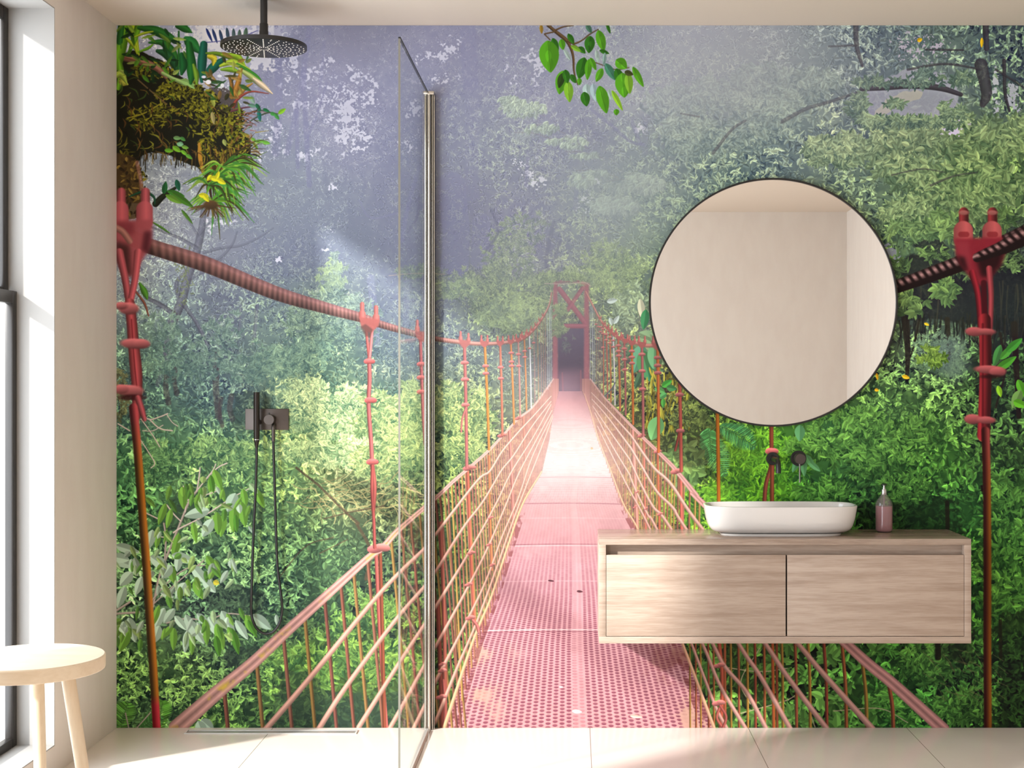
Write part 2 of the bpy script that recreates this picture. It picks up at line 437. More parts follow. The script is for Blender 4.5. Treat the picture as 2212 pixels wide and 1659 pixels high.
CPS = np.array([[float(v) for v in l.split()] for l in """
300 90 137 142 171 228 234 245 6
450 90 147 150 174 201 201 203 5
640 90 107 109 131 127 129 147 5
800 90 109 110 130 124 126 142 5
950 90 116 116 139 135 135 152 5
1100 90 119 120 142 142 147 157 6
1300 100 124 127 147 156 162 164 7
1500 100 152 154 171 176 178 185 6
1650 80 142 146 159 175 179 184 7
1750 110 101 115 125 158 173 173 11
1900 110 74 88 103 138 157 152 12
2050 100 70 85 90 135 160 140 13
2180 100 50 60 75 120 145 125 14
2350 100 50 60 75 120 145 125 14
620 200 120 122 144 144 146 164 5
720 180 122 122 147 155 155 170 5
850 180 108 110 135 137 140 158 5
1000 200 106 109 134 136 140 153 6
1150 200 120 122 146 152 155 165 7
1400 180 136 140 156 172 179 177 8
1560 200 121 132 140 172 182 168 11
1700 200 95 112 116 157 176 162 13
1850 200 83 97 107 146 161 156 13
2000 220 95 108 115 155 170 160 13
2150 220 70 82 90 130 155 130 14
300 330 114 125 137 182 194 199 6
480 330 121 128 143 151 160 164 6
620 320 118 124 144 140 148 160 6
740 300 131 133 155 164 164 178 6
850 320 106 110 135 125 130 148 6
1000 320 106 109 132 132 138 146 7
1080 290 112 119 131 155 168 155 9
1250 320 113 116 139 141 148 154 8
1400 330 113 122 136 154 168 159 9
1500 300 88 106 109 152 171 148 13
1650 320 76 94 102 142 162 146 14
1800 300 92 108 111 160 179 145 14
1950 310 89 109 94 164 183 134 16
2100 320 70 95 65 150 180 110 18
2250 320 60 85 55 140 175 100 18
400 440 142 149 161 180 189 189 7
600 430 113 121 133 137 147 149 7
720 430 106 112 129 126 135 145 6
850 430 98 101 125 121 126 137 6
1000 440 100 100 126 128 134 136 7
1150 430 109 111 135 139 143 148 8
1300 450 114 123 133 147 160 147 9
1420 430 91 109 107 145 168 136 11
1550 380 79 101 98 140 163 135 13
1850 400 83 102 93 136 161 127 14
1970 420 70 92 70 139 169 114 16
2100 420 60 85 55 135 170 100 16
2280 430 50 72 48 120 150 90 16
330 560 144 153 171 187 201 203 8
480 520 117 121 138 138 145 154 7
620 540 96 102 122 116 124 134 7
760 550 87 93 110 104 112 123 6
880 560 100 102 125 121 127 140 6
1000 540 95 95 119 119 126 128 7
1120 540 105 108 125 143 151 143 8
1250 540 106 113 123 141 154 132 8
1380 560 95 113 104 149 171 126 10
1960 540 55 74 65 129 164 99 15
2150 560 35 40 45 80 100 75 12
2300 560 30 38 40 80 100 75 12
330 650 112 128 139 160 187 176 9
480 640 95 102 119 130 143 143 8
600 680 89 101 109 129 149 133 9
720 640 77 94 90 119 135 113 8
830 650 81 90 104 102 113 113 7
900 640 81 87 107 102 108 121 7
960 620 80 89 97 127 139 110 8
1060 640 90 101 94 141 163 103 9
1150 680 95 109 95 143 169 109 9
1300 620 93 107 93 147 169 107 8
1380 680 90 108 99 162 185 135 10
1980 680 40 50 50 95 120 70 12
2150 680 28 32 40 60 75 70 10
2300 680 26 30 36 60 75 70 10
330 780 80 107 101 139 182 155 10
450 770 76 89 98 125 147 138 9
600 770 77 97 97 125 149 125 9
720 780 57 77 73 100 123 100 9
820 780 67 81 90 93 110 107 9
900 760 81 90 104 104 116 119 8
960 760 67 75 87 96 106 107 8
1030 800 70 78 84 102 116 102 9
1110 780 78 81 95 108 115 112 8
1240 760 58 51 66 86 82 90 6
1340 780 85 99 94 148 170 116 9
1400 830 60 68 45 139 143 71 10
1900 760 39 44 37 108 138 84 12
2000 740 60 70 68 150 185 140 9
2150 780 25 35 28 75 120 60 15
2300 780 25 35 28 75 120 60 15
300 870 51 74 80 108 148 125 10
420 860 55 74 83 102 134 120 11
520 870 50 63 75 88 109 109 10
620 850 84 110 88 180 195 132 12
720 880 76 103 76 155 165 114 12
820 880 77 105 77 150 160 115 12
960 860 77 96 64 147 156 96 12
1040 880 80 96 70 144 156 96 12
1110 880 73 73 78 110 119 99 9
1400 900 46 52 37 111 120 62 10
1480 920 50 56 40 106 122 66 10
1900 870 44 74 44 118 167 84 12
2000 850 50 80 45 130 180 90 13
2150 880 25 40 30 80 120 65 14
2300 880 25 40 30 80 120 65 14
300 990 55 98 68 135 197 123 12
400 970 56 92 66 143 189 113 13
500 980 55 87 64 137 174 110 13
600 980 91 125 81 182 206 115 12
720 980 103 124 76 172 176 131 12
850 960 70 96 67 147 156 102 13
1000 970 48 67 48 121 140 83 13
1090 960 77 80 70 128 134 102 9
1480 980 48 61 41 115 131 70 11
1560 960 46 76 38 107 152 61 12
1640 960 57 113 33 132 203 61 14
1760 960 48 91 48 130 187 91 13
1850 960 39 78 39 112 171 78 13
2000 980 35 75 30 105 165 65 14
2180 980 30 50 30 85 130 60 14
2330 980 30 50 30 85 130 60 14
300 1090 31 68 43 105 179 98 13
420 1080 45 65 50 120 150 90 12
520 1080 45 77 54 113 158 95 12
620 1080 69 95 65 138 173 99 12
740 1080 58 64 46 113 116 81 11
850 1080 58 66 45 111 117 77 11
970 1050 35 52 35 99 119 64 13
1450 1080 46 52 35 102 125 52 13
1540 1070 38 73 28 97 149 41 14
1640 1070 52 108 24 132 203 42 16
1750 1060 29 67 34 77 154 58 14
1860 1080 24 49 27 68 122 54 14
1980 1100 15 40 22 60 120 50 13
2150 1080 20 50 25 70 130 55 14
2330 1080 20 50 25 70 130 55 14
300 1200 37 68 43 148 197 129 14
430 1220 49 74 59 128 173 118 13
540 1220 54 85 58 134 170 107 13
650 1200 52 77 56 112 151 95 12
740 1200 38 55 41 81 107 70 12
850 1220 34 45 40 69 88 64 12
980 1180 29 49 32 81 110 52 13
2130 1200 20 60 25 85 155 60 14
2290 1200 25 65 25 95 160 65 14
300 1340 37 55 43 135 179 123 13
420 1330 40 50 50 80 115 90 12
520 1330 41 59 50 108 144 99 11
620 1300 39 61 52 95 134 95 12
720 1330 29 44 35 75 105 58 13
850 1330 37 50 37 88 114 53 14
980 1330 29 44 29 78 110 52 14
2130 1330 22 55 25 75 140 50 14
2290 1330 22 55 25 75 140 50 14
300 1450 43 74 43 135 185 92 10
420 1450 45 70 42 125 160 85 10
540 1420 36 54 45 80 116 76 10
620 1440 52 91 48 143 186 78 15
720 1430 35 55 32 96 128 52 16
850 1450 45 69 40 101 127 58 17
980 1450 26 44 26 70 99 46 14
1620 1450 21 35 15 76 118 48 17
1760 1450 21 38 17 91 149 62 17
1900 1450 25 54 22 79 143 54 15
2050 1430 25 45 25 65 110 50 13
2170 1450 10 20 12 60 105 45 13
2330 1450 10 20 12 60 105 45 13
300 1550 37 62 43 117 172 98 10
450 1550 39 67 37 116 159 77 10
600 1550 35 52 39 83 122 65 12
720 1550 23 35 29 49 70 46 12
850 1550 32 45 37 58 80 53 13
980 1550 29 41 20 70 87 35 13
1620 1550 23 34 17 84 122 53 17
1800 1550 21 37 17 87 140 58 17
1950 1550 25 59 25 79 154 59 15
2150 1550 12 22 12 70 125 45 13
2330 1550 12 22 12 70 125 45 13
""".strip().splitlines()], np.float32)  # leaf tones pre-divided by the room light, darker inside the sun beam

gy, gx_ = np.mgrid[0:HH:12, 0:WW:12].astype(np.float32)
gy += OY; gx_ += OX
num = np.zeros(gy.shape + (7,), np.float32); den = np.zeros(gy.shape, np.float32)
for cp in CPS:
    d2 = (gx_ - cp[0]) ** 2 + (gy - cp[1]) ** 2
    w = np.exp(-d2 / (2 * 58.0 ** 2)) + 40.0 / (d2 + 400.0) ** 1.25
    num += w[..., None] * cp[2:9]; den += w
FIELD = up(num / den[..., None], HH, WW)
DARK, LITE, LSZ = FIELD[..., 0:3] / 255, FIELD[..., 3:6] / 255, FIELD[..., 6]
del FIELD

N1 = fbm(150, 3, 4); N2 = fbm(46, 9, 4); N3 = fbm(14, 21, 3)
def stretch(n): return np.clip((n - n.mean()) / (n.std() * 2.6) * 0.5 + 0.5, 0, 1)
CL = np.clip(0.34 * stretch(N1) + 0.50 * stretch(N2) + 0.24 * stretch(N3) - 0.04, 0, 1)
CL = np.clip((CL - 0.24) / 0.52, 0, 1); CL = CL * CL * (3 - 2 * CL)
CV[:] = DARK + (LITE - DARK) * (0.42 * CL[..., None])

# ---- drawing tools
def boxblur(a, r):
    for ax in (0, 1):
        for _ in range(2):
            p = np.concatenate([np.repeat(a.take([0], ax), r + 1, ax), a, np.repeat(a.take([-1], ax), r, ax)], ax)
            c = np.cumsum(p, ax, dtype=np.float64)
            n = a.shape[ax]
            a = ((c.take(range(2 * r + 1, 2 * r + 1 + n), ax) - c.take(range(0, n), ax)) / (2 * r + 1)).astype(np.float32)
    return a
def leaves(x, y, ln, wd, ang, col, alpha=None, fold=0.10, wavy=None):
    """pastes pointed leaf shapes in the given order"""
    x = np.asarray(x, np.float32); y = np.asarray(y, np.float32); n = len(x)
    ln = np.broadcast_to(np.asarray(ln, np.float32), n); wd = np.broadcast_to(np.asarray(wd, np.float32), n)
    ang = np.broadcast_to(np.asarray(ang, np.float32), n); col = np.broadcast_to(np.asarray(col, np.float32), (n, 3))
    al = np.broadcast_to(np.asarray(1.0 if alpha is None else alpha, np.float32), n)
    R = np.ceil(ln * 0.5 + 2).astype(int)
    order = np.arange(n)
    for start in range(0, n, 4000):
        idx = order[start:start + 4000]
        for r in np.unique(R[idx]):
            pass
        rmax = int(R[idx].max())
        P = 2 * rmax + 1
        if P > 25 and len(idx) > 200:   # split the batch by size while keeping sequence order in small slices
            for s2 in range(0, len(idx), 200):
                _paste(idx[s2:s2 + 200], x, y, ln, wd, ang, col, al, fold)
        else:
            _paste(idx, x, y, ln, wd, ang, col, al, fold)

def _paste(idx, x, y, ln, wd, ang, col, al, fold):
    rm = int(np.ceil(ln[idx].max() * 0.5 + 2)); P = 2 * rm + 1
    px, py = x[idx] - OX, y[idx] - OY
    ix, iy = np.floor(px).astype(int), np.floor(py).astype(int)
    g = np.arange(-rm, rm + 1, dtype=np.float32)
    dx = g[None, None, :] - (px - ix)[:, None, None]; dy = g[None, :, None] - (py - iy)[:, None, None]
    c, s = np.cos(ang[idx])[:, None, None], np.sin(ang[idx])[:, None, None]
    u = (dx * c + dy * s) / (ln[idx] * 0.5)[:, None, None]
    v = -dx * s + dy * c
    hw = (wd[idx] * 0.5)[:, None, None] * np.clip(1 - u * u, 0, 1) ** 0.75 * (1 - 0.25 * u)
    a = np.clip(hw - np.abs(v) + 0.5, 0, 1) * (np.abs(u) < 1) * al[idx][:, None, None]
    sh = 1 + fold * np.sign(v) * np.clip(np.abs(v) * 2, 0, 1)
    for k in range(len(idx)):
        yy, xx = iy[k] - rm, ix[k] - rm
        if yy < 0 or xx < 0 or yy + P > HH or xx + P > WW: continue
        sl = CV[yy:yy + P, xx:xx + P]
        sl += a[k][..., None] * (col[idx[k]] * sh[k][..., None] - sl)

def at(F, x, y):
    return F[np.clip((np.asarray(y) - OY).astype(int), 0, HH - 1), np.clip((np.asarray(x) - OX).astype(int), 0, WW - 1)]

def resample(pts, step=3.0):
    p = np.array(pts, np.float64)
    P = np.vstack([2 * p[0] - p[1], p, 2 * p[-1] - p[-2]])
    out = []
    for i in range(1, len(P) - 2):
        n = max(1, int(np.hypot(*(P[i + 1, :2] - P[i, :2])) / step))
        t = np.arange(n)[:, None] / n
        out.append(0.5 * (2 * P[i] + (P[i + 1] - P[i - 1]) * t + (2 * P[i - 1] - 5 * P[i] + 4 * P[i + 1] - P[i + 2]) * t ** 2
                          + (3 * P[i] - P[i - 1] - 3 * P[i + 1] + P[i + 2]) * t ** 3))
    out.append(P[-2:-1])
    return np.vstack(out)

def stroke(pts, w, shade, soft=1.0, alpha=1.0, step=4.0, raw=False):
    """pts (x, y[, half-width scale]); w one width or a width per point; shade(v, s, x, y) -> colour, v in -1..1 across"""
    p = np.array(pts, np.float64)
    ww = np.broadcast_to(np.asarray(w, np.float64), len(p))
    q = np.column_stack([p[:, 0], p[:, 1], ww])
    q = q if raw else resample(q, step)
    m = q[:, 2].max() / 2 + soft + 2
    x0, x1 = int(max(OX, q[:, 0].min() - m)), int(min(OX + WW - 1, q[:, 0].max() + m))
    y0, y1 = int(max(OY, q[:, 1].min() - m)), int(min(OY + HH - 1, q[:, 1].max() + m))
    if x1 <= x0 or y1 <= y0: return
    sh = (y1 - y0 + 1, x1 - x0 + 1)
    D = np.full(sh, 1e9, np.float32); V = np.zeros(sh, np.float32); S = np.zeros(sh, np.float32)
    acc = 0.0
    for a, b in zip(q[:-1], q[1:]):
        L = math.hypot(b[0] - a[0], b[1] - a[1])
        if L < 1e-6: continue
        mm = max(a[2], b[2]) / 2 + soft + 1
        bx0, bx1 = int(max(x0, min(a[0], b[0]) - mm)), int(min(x1, max(a[0], b[0]) + mm))
        by0, by1 = int(max(y0, min(a[1], b[1]) - mm)), int(min(y1, max(a[1], b[1]) + mm))
        if bx1 < bx0 or by1 < by0: acc += L; continue
        X = np.arange(bx0, bx1 + 1, dtype=np.float32)[None, :] - np.float32(a[0])
        Y = np.arange(by0, by1 + 1, dtype=np.float32)[:, None] - np.float32(a[1])
        tx, ty = np.float32((b[0] - a[0]) / L), np.float32((b[1] - a[1]) / L)
        t = X * tx + Y * ty; v = -X * ty + Y * tx
        tc_ = np.clip(t, 0, L)
        d = np.sqrt((t - tc_) ** 2 + v * v)
        hw = (a[2] + (b[2] - a[2]) * tc_ / L) / 2
        rel = d - hw
        sl = (slice(by0 - y0, by1 - y0 + 1), slice(bx0 - x0, bx1 - x0 + 1))
        k = rel < D[sl]
        D[sl] = np.where(k, rel, D[sl]); V[sl] = np.where(k, v / np.maximum(hw, 0.5), V[sl]); S[sl] = np.where(k, acc + tc_, S[sl])
        acc += L
    A = np.clip(0.5 - D / soft, 0, 1) if soft <= 1.5 else (lambda z: z * z * (3 - 2 * z))(np.clip(0.5 - D / soft, 0, 1))
    A = A * alpha
    V = np.clip(V, -1, 1)
    yy, xx = np.mgrid[y0:y1 + 1, x0:x1 + 1]
    col = shade(V, S, xx, yy) if callable(shade) else np.asarray(shade, np.float32)
    sl = CV[y0 - OY:y1 - OY + 1, x0 - OX:x1 - OX + 1]
    sl += A[..., None] * (col - sl)

def rod(c, hi=1.25, lo=0.62, side=-0.3):
    """round bar: lighter where v = side, darker at both edges"""
    c = np.asarray(c, np.float32)
    def f(v, s, x, y):
        k = lo + (hi - lo) * np.clip(1 - np.abs(v - side) / 1.15, 0, 1)
        return c * k[..., None]
    return f

def rod2(c1, c2, split=0.0):
    c1 = np.asarray(c1, np.float32); c2 = np.asarray(c2, np.float32)
    def f(v, s, x, y):
        k = np.clip((v - split) * 2.0 + 0.5, 0, 1)[..., None]
        return c1 * (1 - k) + c2 * k
    return f

def vgrad(c1, y1, c2, y2, hi=1.2, lo=0.7):
    c1 = np.asarray(c1, np.float32); c2 = np.asarray(c2, np.float32)
    def f(v, s, x, y):
        t = np.clip((y - y1) / (y2 - y1), 0, 1)[..., None]
        k = lo + (hi - lo) * np.clip(1 - np.abs(v + 0.3) / 1.15, 0, 1)
        return (c1 * (1 - t) + c2 * t) * k[..., None]
    return f

def blob(cx, cy, rx, ry, c, ang=0.0, hi=1.3, lo=0.55, soft=1.0, alpha=1.0):
    m = max(rx, ry) + soft + 2
    x0, x1, y0, y1 = int(cx - m), int(cx + m), int(cy - m), int(cy + m)
    if x0 < OX or y0 < OY or x1 >= OX + WW or y1 >= OY + HH: return
    yy, xx = np.mgrid[y0:y1 + 1, x0:x1 + 1].astype(np.float32)
    u = (xx - cx) * math.cos(ang) + (yy - cy) * math.sin(ang); v = -(xx - cx) * math.sin(ang) + (yy - cy) * math.cos(ang)
    r = np.sqrt((u / rx) ** 2 + (v / ry) ** 2)
    A = np.clip((1 - r) * min(rx, ry) / soft + 0.5, 0, 1) * alpha
    k = hi + (lo - hi) * np.clip((v / ry + 1) / 2 + 0.12 * u / rx, 0, 1)
    sl = CV[y0 - OY:y1 - OY + 1, x0 - OX:x1 - OX + 1]
    sl += A[..., None] * (np.asarray(c, np.float32) * k[..., None] - sl)

def polymask(P, x0, x1, y0, y1, ss=3):
    xs = (np.arange((x1 - x0) * ss) + 0.5) / ss + x0; ys = (np.arange((y1 - y0) * ss) + 0.5) / ss + y0
    inside = np.zeros((len(ys), len(xs)), bool)
    n = len(P)
    for i in range(n):
        xa, ya = P[i]; xb, yb = P[(i + 1) % n]
        if ya == yb: continue
        c = (ys > min(ya, yb)) & (ys <= max(ya, yb))
        xc = xa + (ys[c] - ya) * (xb - xa) / (yb - ya)
        inside[c] ^= xs[None, :] < xc[:, None]
    return inside.reshape(y1 - y0, ss, x1 - x0, ss).mean((1, 3)).astype(np.float32)

def poly(P, c, blur=0, alpha=1.0, rag=0.0, seed=1):
    P = [(float(a), float(b)) for a, b in P]
    m = blur * 3 + 3
    x0 = int(max(OX, min(p[0] for p in P) - m)); x1 = int(min(OX + WW, max(p[0] for p in P) + m))
    y0 = int(max(OY, min(p[1] for p in P) - m)); y1 = int(min(OY + HH, max(p[1] for p in P) + m))
    A = polymask(P, x0, x1, y0, y1)
    if blur: A = boxblur(A, max(1, blur))
    if rag:
        nz_ = at2(N3, x0, x1, y0, y1) * 0.5 + at2(N2, x0, x1, y0, y1) * 0.5
        A = np.clip((A - 0.5 + (nz_ - 0.5) * rag * 2) * 6 + 0.5, 0, 1)
    yy, xx = np.mgrid[y0:y1, x0:x1]
    col = c(xx, yy) if callable(c) else np.asarray(c, np.float32)
    sl = CV[y0 - OY:y1 - OY, x0 - OX:x1 - OX]
    sl += (A * alpha)[..., None] * (col - sl)
    return A

def at2(F_, x0, x1, y0, y1): return F_[y0 - OY:y1 - OY, x0 - OX:x1 - OX]

def rosettes(x, y, size, dark, lite, t=None, n=5, droop=0.0, jit=0.18, asp=0.36, alpha=1.0, fan=3.2):
    """tufts of leaves; t 0..1 picks between dark and lite"""
    K = len(x)
    t = np.random.default_rng(7).random(K) if t is None else t
    a0 = rng.random(K) * 2 * math.pi
    for k in range(n):
        a = a0 + (k / max(1, n - 1) - 0.5) * fan * (0.6 + 0.8 * rng.random(K)) + (rng.random(K) - 0.5) * 0.9
        if droop: a = math.pi / 2 * droop + (1 - droop) * a + (rng.random(K) - 0.5) * 0.5
        ln = size * (0.55 + 0.8 * rng.random(K))
        tt = np.clip(t + (rng.random(K) - 0.5) * 2 * jit, 0, 1.15)[:, None]
        col = dark + (lite - dark) * tt
        leaves(x + np.cos(a) * ln * 0.45, y + np.sin(a) * ln * 0.45, ln, ln * (asp * (0.55 + 0.9 * rng.random(K))), a, col, alpha)

# ---- 1. overall foliage, from shaded depth to lit tips
def foliage(npts, tlo, thi, alpha=0.9, gap=1.0, k=0.9):
    x = MX0 - 20 + rng.random(npts) * (MW + 40); y = MY0 - 20 + rng.random(npts) * (MH + 40)
    sz = at(LSZ, x, y)
    keep = (rng.random(npts) < np.clip(90.0 / (sz * sz), 0.12, 1.0)) & (at(CL, x, y) + gap > rng.random(npts))
    x, y, sz = x[keep], y[keep], sz[keep]
    sz = sz * (1 + 0.30 * np.clip((y - 780) / 250, 0, 1))
    c = at(CL, x, y)
    t = tlo + (thi - tlo) * rng.random(len(x))
    t = np.clip(t * (0.25 + 1.0 * c), 0, 1.1)
    o = np.argsort(t + 0.25 * rng.random(len(x)))
    x, y, sz, t = x[o], y[o], sz[o], t[o]
    d, l = at(DARK, x, y), at(LITE, x, y)
    rosettes(x, y, sz * k * (0.7 + 0.6 * rng.random(len(x))), d, l, t, n=3, jit=0.28, alpha=alpha, asp=0.42)
foliage(30000, 0.0, 0.6)
foliage(30000, 0.15, 1.0, gap=0.25)
foliage(22000, 0.45, 1.2, gap=0.05, k=0.8)
foliage(14000, 0.7, 1.3, gap=-0.1, k=0.6)
def settle(k, w=0.5):
    """brings the local average of the leaves to the chosen tone"""
    global CV
    CV += k * (boxblur(DARK * (1 - w) + LITE * w, 20) - boxblur(CV, 40))
    np.clip(CV, 0, 1, out=CV)
def crisp(k, r):
    global CV
    CV += k * (CV - boxblur(CV, r))
    np.clip(CV, 0, 1, out=CV)
crisp(0.65, 12)
settle(0.9)

# ---- 2. sky holes and far trunks in the fog
def holes(cx, cy, rx, ry, dens, col, sc=7, seed=40, alpha=0.95, sy=None):
    x0, x1, y0, y1 = int(cx - rx * 1.6), int(cx + rx * 1.6), int(cy - ry * 1.6), int(cy + ry * 1.6)
    x0, y0 = max(OX, x0), max(OY, y0); x1, y1 = min(OX + WW, x1), min(OY + HH, y1)
    f = HOLE[seed % 3][y0 - OY:y1 - OY, x0 - OX:x1 - OX]
    yy, xx = np.mgrid[y0:y1, x0:x1]
    g = np.exp(-(((xx - cx) / rx) ** 2 + ((yy - cy) / ry) ** 2) * 1.2)
    A = np.clip((f - 1 + dens * g) * 9, 0, 1) * alpha
    sl = CV[y0 - OY:y1 - OY, x0 - OX:x1 - OX]
    sl += A[..., None] * (np.asarray(col, np.float32) - sl)
def rank(n):
    h, b = np.histogram(n, 400); c = np.cumsum(h) / h.sum()
    return np.interp(n, b[1:], c).astype(np.float32)
HOLE = [rank(.55 * fbm(a_, 60 + a_, 3) + .45 * fbm(b_, 80 + b_, 2)) for a_, b_ in ((14, 4), (10, 3), (20, 5))]
sky = rgb(212, 212, 222)
for cx, cy, rx, ry, dn in ((745, 245, 34, 46, .95), (765, 300, 34, 34, .75), (728, 140, 46, 24, .45), (668, 160, 34, 26, .48), (620, 130, 26, 60, .4), (650, 210, 60, 40, .36),
                           (700, 215, 60, 50, .38), (765, 165, 20, 18, .6), (977, 105, 24, 24, 1.0), (945, 122, 40, 12, .55), (904, 124, 16, 12, .75), (955, 170, 40, 14, .35), (897, 240, 26, 24, .5),
                           (1115, 112, 20, 30, .5), (1112, 165, 26, 30, .55), (1160, 140, 30, 40, .5), (660, 330, 40, 20, .4), (560, 320, 40, 30, .4), (600, 290, 30, 40, .45),
                           (1290, 390, 14, 22, .6), (1270, 440, 26, 30, .5), (1120, 350, 40, 20, .4), (1150, 380, 22, 20, .45), (1380, 275, 14, 14, .6), (880, 300, 30, 40, .3), (800, 215, 24, 60, .35),
                           (720, 490, 20, 10, .55), (600, 560, 10, 8, .6), (708, 537, 10, 8, .6), (720, 405, 14, 8, .5), (450, 490, 20, 20, .45), (1160, 395, 30, 16, .4), (470, 480, 40, 12, .4)):
    holes(cx, cy, rx, ry, dn * (1 if dn > .9 else .80), sky, seed=int(cx))
# bright open sky behind the hanging plants, upper left
A = poly([(400, 50), (640, 50), (600, 120), (540, 150), (470, 130), (420, 110)], sky, 14, 0.6)
for cx, cy, rx, ry, dn in ((460, 85, 60, 40, .95), (560, 75, 60, 40, .7), (560, 135, 40, 20, .8), (590, 75, 20, 26, .9), (600, 110, 30, 40, .5)):
    holes(cx, cy, rx, ry, dn, rgb(222, 220, 218), seed=3)
for i, x in enumerate((452, 464, 478, 492, 505, 517, 530)):
    leaves([x], [76 + 2 * (i % 3)], 34, 6 + i * .5, 1.15 + 0.09 * i, rgb(24 + 6 * i, 40 + 8 * i, 95 - 7 * i), 0.9)
stroke([(440, 92), (480, 88), (520, 80), (556, 66)], 2, rgb(70, 70, 130), alpha=.8)
trk = rgb(112, 112, 148)
for pts, w, a in (([(600, 55), (602, 200), (596, 330)], 17, .35), ([(668, 60), (650, 190), (620, 330)], 12, .4), ([(655, 150), (660, 260), (668, 400)], 11, .45),
                  ([(640, 240), (643, 360)], 9, .4), ([(700, 90), (690, 200)], 7, .3), ([(664, 300), (690, 230), (705, 180)], 5, .4), ([(1010, 55), (1015, 180)], 34, .35), ([(1020, 180), (1018, 420)], 30, .2),
                  ([(975, 400), (985, 520), (975, 620)], 60, .35), ([(1040, 480), (1035, 560)], 40, .3), ([(1216, 60), (1214, 160)], 12, .3), ([(905, 360), (880, 450), (868, 520)], 9, .35),
                  ([(1395, 200), (1392, 330)], 12, .25), ([(1247, 390), (1242, 450)], 10, .5), ([(1140, 330), (1136, 400)], 8, .4), ([(775, 430), (800, 470), (860, 460)], 4, .3),
                  ([(1275, 235), (1320, 270), (1360, 305), (1390, 312)], 7, .55), ([(1365, 262), (1382, 310)], 9, .5), ([(800, 600), (815, 740)], 16, .25), ([(880, 600), (876, 700)], 14, .2)):
    stroke(pts, w, trk, soft=4, alpha=a)
for pts, w in (([(1110, 530), (1128, 460), (1140, 430)], 4), ([(1126, 490), (1150, 455)], 3), ([(1128, 470), (1105, 450)], 3)):
    stroke(pts, w, rgb(98, 98, 118), soft=2, alpha=.6)

# ---- 3. leaning mossy tree in the mist at left
bark = rgb(88, 90, 104)
for pts, w, a in (([(362, 760), (372, 700), (392, 650), (405, 600), (424, 545), (436, 490), (440, 450)], [20, 20, 20, 19, 18, 15, 12], .75),
                  ([(424, 535), (390, 515), (365, 505), (320, 488)], [9, 7, 6, 4], .6), ([(440, 545), (480, 535), (520, 530), (560, 512), (590, 492)], [7, 6, 5, 4, 3], .6),
                  ([(440, 555), (470, 560), (500, 530), (512, 500)], [8, 6, 5, 3], .6), ([(428, 510), (410, 480), (395, 462)], [6, 5, 3], .5), ([(432, 505), (455, 480), (490, 470)], [6, 4, 3], .5),
                  ([(378, 680), (350, 660), (316, 642)], [12, 10, 8], .7), ([(398, 660), (420, 690), (436, 720), (448, 745)], [9, 8, 7, 4], .65), ([(412, 600), (450, 580), (480, 558)], [10, 7, 5], .5),
                  ([(385, 640), (382, 610), (400, 585)], [10, 9, 6], .6), ([(366, 760), (350, 800), (340, 830)], [16, 14, 10], .4), ([(555, 660), (548, 740)], [8, 7], .5), ([(520, 660), (516, 720)], [5, 4], .4)):
    stroke(pts, w, rod(bark, 1.2, .85), soft=2.5, alpha=a)
k = 60
rosettes(398 + rng.normal(0, 12, k), 600 + rng.normal(0, 28, k), 6, rgb(95, 105, 85), rgb(135, 150, 110), n=3, alpha=.7)
# dark trunks lower left
for x, y0_, y1_, w in ((362, 800, 870, 12), (470, 760, 900, 14), (500, 855, 905, 12), (478, 860, 920, 9), (380, 790, 850, 10)):
    stroke([(x, y0_), (x - 4, (y0_ + y1_) / 2), (x + 2, y1_)], w, rgb(66, 58, 62), soft=3, alpha=.55)

CLU = np.clip(.6 * stretch(N2) + .4 * stretch(N3), 0, 1); SZK = .85
# ---- 4. named tufts and bushes
def bush(cx, cy, rx, ry, n, size, dark, lite, alpha=1.0, droop=0.0, leafn=5, rag=1.0, asp=.36, cone=False, mix=.5):
    n = int(n * 1.5)
    a = rng.random(n) * 2 * math.pi; r = rng.random(n) ** .6 * 1.12
    x, y = cx + rx * r * np.cos(a), cy + ry * r * np.sin(a)
    if cone:
        f = np.clip((y - (cy - ry)) / (2 * ry), 0.05, 1); x = cx + (x - cx) * f
    q = at(CLU, x, y)
    keep = q + .55 * (1 - r) > .42 + .22 * rng.random(n)
    x, y, q = x[keep], y[keep], q[keep]; n = len(x)
    if n == 0: return
    t = np.clip(0.38 - 0.25 * (y - cy) / ry * 0.8 + rng.normal(0, .24, n) + 0.95 * (q - .5), 0, 1)
    dark = np.asarray(dark); lite = np.asarray(lite)
    if mix:
        dd, ll = at(DARK, x, y), at(LITE, x, y)
        dark = dark * (1 - mix) + dd * mix; lite = lite * (1 - mix) + ll * mix
    o = np.argsort(t + .2 * rng.random(n))
    if dark.ndim > 1: dark, lite = dark[o], lite[o]
    rosettes(x[o], y[o], size * SZK, dark, lite, t[o], n=leafn, droop=droop, alpha=alpha, asp=asp)
# pointed crown
bush(722, 640, 62, 90, 420, 12, rgb(62, 86, 74), rgb(150, 178, 132), cone=True)
bush(690, 690, 70, 50, 260, 11, rgb(66, 90, 80), rgb(146, 172, 130))
bush(770, 690, 60, 50, 160, 10, rgb(76, 98, 92), rgb(138, 164, 138), alpha=.8)
# layered drooping branches in the fog, upper centre
for cx, cy, rx, ry in ((1130, 232, 46, 18), (1180, 275, 40, 13), (1225, 305, 44, 16), (1262, 332, 40, 10), (1290, 372, 45, 12), (1255, 385, 30, 14), (1370, 395, 60, 22), (1330, 440, 50, 20), (1150, 290, 40, 10)):
    bush(cx, cy, rx, ry, int(rx * ry / 9), 12, rgb(120, 132, 138), rgb(172, 188, 168), alpha=.85, droop=.75)
    stroke([(cx - rx, cy - 4), (cx, cy - ry * .3), (cx + rx, cy + ry)], 2, rgb(120, 112, 112), soft=2, alpha=.5)
